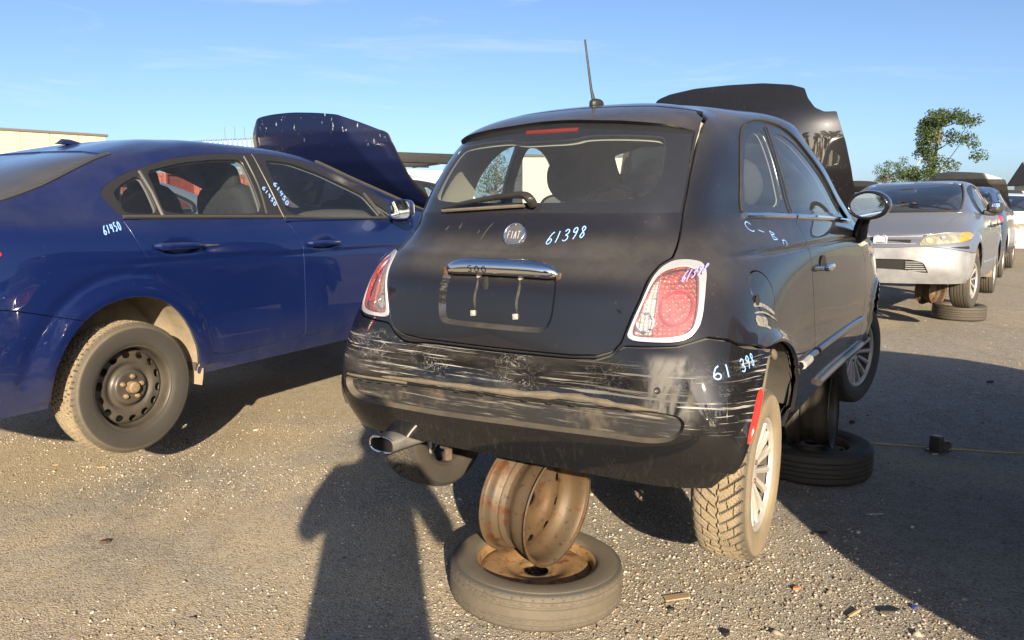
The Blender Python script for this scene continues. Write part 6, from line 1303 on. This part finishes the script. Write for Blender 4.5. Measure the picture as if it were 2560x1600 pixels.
t1 = tree((3, -46, 0), 9, 3.4, 12, 'broad tree behind the photographer, out of the picture', .05, 60, .2, 'trees behind the photographer', 90)
t1['label'] = 'broad tree standing straight behind the photographer, out of the picture'
for i, (x, y, s) in enumerate(((-9, -50, 1.1), (12, -44, 1.25), (22, -42, 1.0), (34, -36, 1.3), (-22, -46, 1.2), (44, -20, 1.2), (-3, -43, 1.15), (8, -49, 1.3), (17, -46, 1.15), (28, -40, 1.2))):
    c = copy_tree(t1); c['label'] = 'broad tree out of the picture, ' + ('second left', 'second right', 'fourth right', 'sixth right', 'third left', 'seventh right', 'first left', 'first right', 'third right', 'fifth right')[i] + ' of the one straight behind the photographer'; c.location = (x, y, 0); c.scale = (s, s, s * random.uniform(.85, 1.1)); c.rotation_euler = (0, 0, x)

# ---------------------------------------------------------------- the photographer, whose shadow falls across the foreground
def person():
    J = dict(pel=(.0, -.50, .98), sp1=(0, -.50, 1.14), ch=(0, -.49, 1.34), nk=(0, -.48, 1.53), hd=(0, -.46, 1.66), tp=(0, -.45, 1.76), shl=(-.19, -.48, 1.47), ell=(-.30, -.40, 1.20), wrl=(-.10, -.12, 1.32), hal=(-.065, -.05, 1.35), shr=(.19, -.48, 1.47), elr=(.31, -.40, 1.19), wrr=(.10, -.12, 1.32), har=(.065, -.05, 1.35), hil=(-.11, -.50, .92), knl=(-.13, -.47, .50), anl=(-.14, -.52, .09), tol=(-.15, -.36, .04), hir=(.11, -.50, .92), knr=(.13, -.47, .50), anr=(.14, -.52, .09), tor=(.15, -.36, .04))
    rad = dict(pel=(.19, .13), sp1=(.18, .12), ch=(.19, .13), nk=(.06, .06), hd=(.085, .10), tp=(.07, .08), shl=(.085, .08), shr=(.085, .08), ell=(.065, .06), elr=(.065, .06), wrl=(.035, .03), wrr=(.035, .03), hal=(.035, .02), har=(.035, .02), hil=(.13, .13), hir=(.13, .13), knl=(.095, .09), knr=(.095, .09), anl=(.07, .06), anr=(.07, .06), tol=(.045, .035), tor=(.045, .035))
    E = [('pel', 'sp1'), ('sp1', 'ch'), ('ch', 'nk'), ('nk', 'hd'), ('hd', 'tp'), ('ch', 'shl'), ('shl', 'ell'), ('ell', 'wrl'), ('wrl', 'hal'), ('ch', 'shr'), ('shr', 'elr'), ('elr', 'wrr'), ('wrr', 'har'), ('pel', 'hil'), ('hil', 'knl'), ('knl', 'anl'), ('anl', 'tol'), ('pel', 'hir'), ('hir', 'knr'), ('knr', 'anr'), ('anr', 'tor')]
    k = list(J); pts = [J[q] for q in k]; ed = [(k.index(a), k.index(b)) for a, b in E]; rr = [rad[q] for q in k]
    # five fingers on each hand, closed on the edge of the phone
    for s, h in ((-1, 'hal'), (1, 'har')):
        for f in range(4):
            b = len(pts); z0 = 1.375 - .022 * f; pts += [(s * .088, -.045, z0), (s * .094, -.012, z0), (s * .078, -.004, z0)]; rr += [(.009, .009)] * 3; ed += [(k.index(h), b), (b, b + 1), (b + 1, b + 2)]
        b = len(pts); pts += [(s * .055, -.045, 1.335), (s * .045, -.040, 1.355)]; rr += [(.010, .010)] * 2; ed += [(k.index(h), b), (b, b + 1)]
    me = bpy.data.meshes.new('person'); me.from_pydata(pts, ed, []); o = link('person', me); m = o.modifiers.new('skin', 'SKIN'); m.use_smooth_shade = True
    for v, q in zip(me.skin_vertices[0].data, rr): v.radius = q
    me.skin_vertices[0].data[0].use_root = True
    sbd = o.modifiers.new('sub', 'SUBSURF'); sbd.levels = 2; sbd.render_levels = 2
    me.materials.append(mat('dark_clothes', (.06, .065, .08), .9, var=.2)); tag(o, 'person in dark loose clothes holding up a phone, whose shadow crosses the foreground', 'person')
    # loose jacket over the trunk, hair
    prof = [(.17, 1.44), (.20, 1.30), (.205, 1.10), (.215, .86), (.235, .70)]; th = np.linspace(0, 2 * math.pi, 32, endpoint=False)
    V = np.array([(r_ * math.cos(a), -.50 + r_ * .68 * math.sin(a), z) for r_, z in prof for a in th]); mk('jacket', (V, None, grid_tris(5, 32, closed_v=True)), mat('jacket', (.05, .05, .055), .9), o)
    mk('trousers', join([tube([(s * .10, -.49, .92), (s * .13, -.47, .5), (s * .145, -.51, .10)], np.array([.13, .115, .11]), 14) for s in (1, -1)]), mat('trousers', (.04, .045, .06), .9), o)
    mk('hair', sell((0, -.475, 1.70), (.098, .115, .105), n=14), mat('hair', (.03, .022, .015), .8), o)
    tag(mk('phone', box((0, -.022, 1.36), (.155, .009, .075), .004), M_BLACKG), 'black phone held up in the person\'s hands', 'phone')
person()
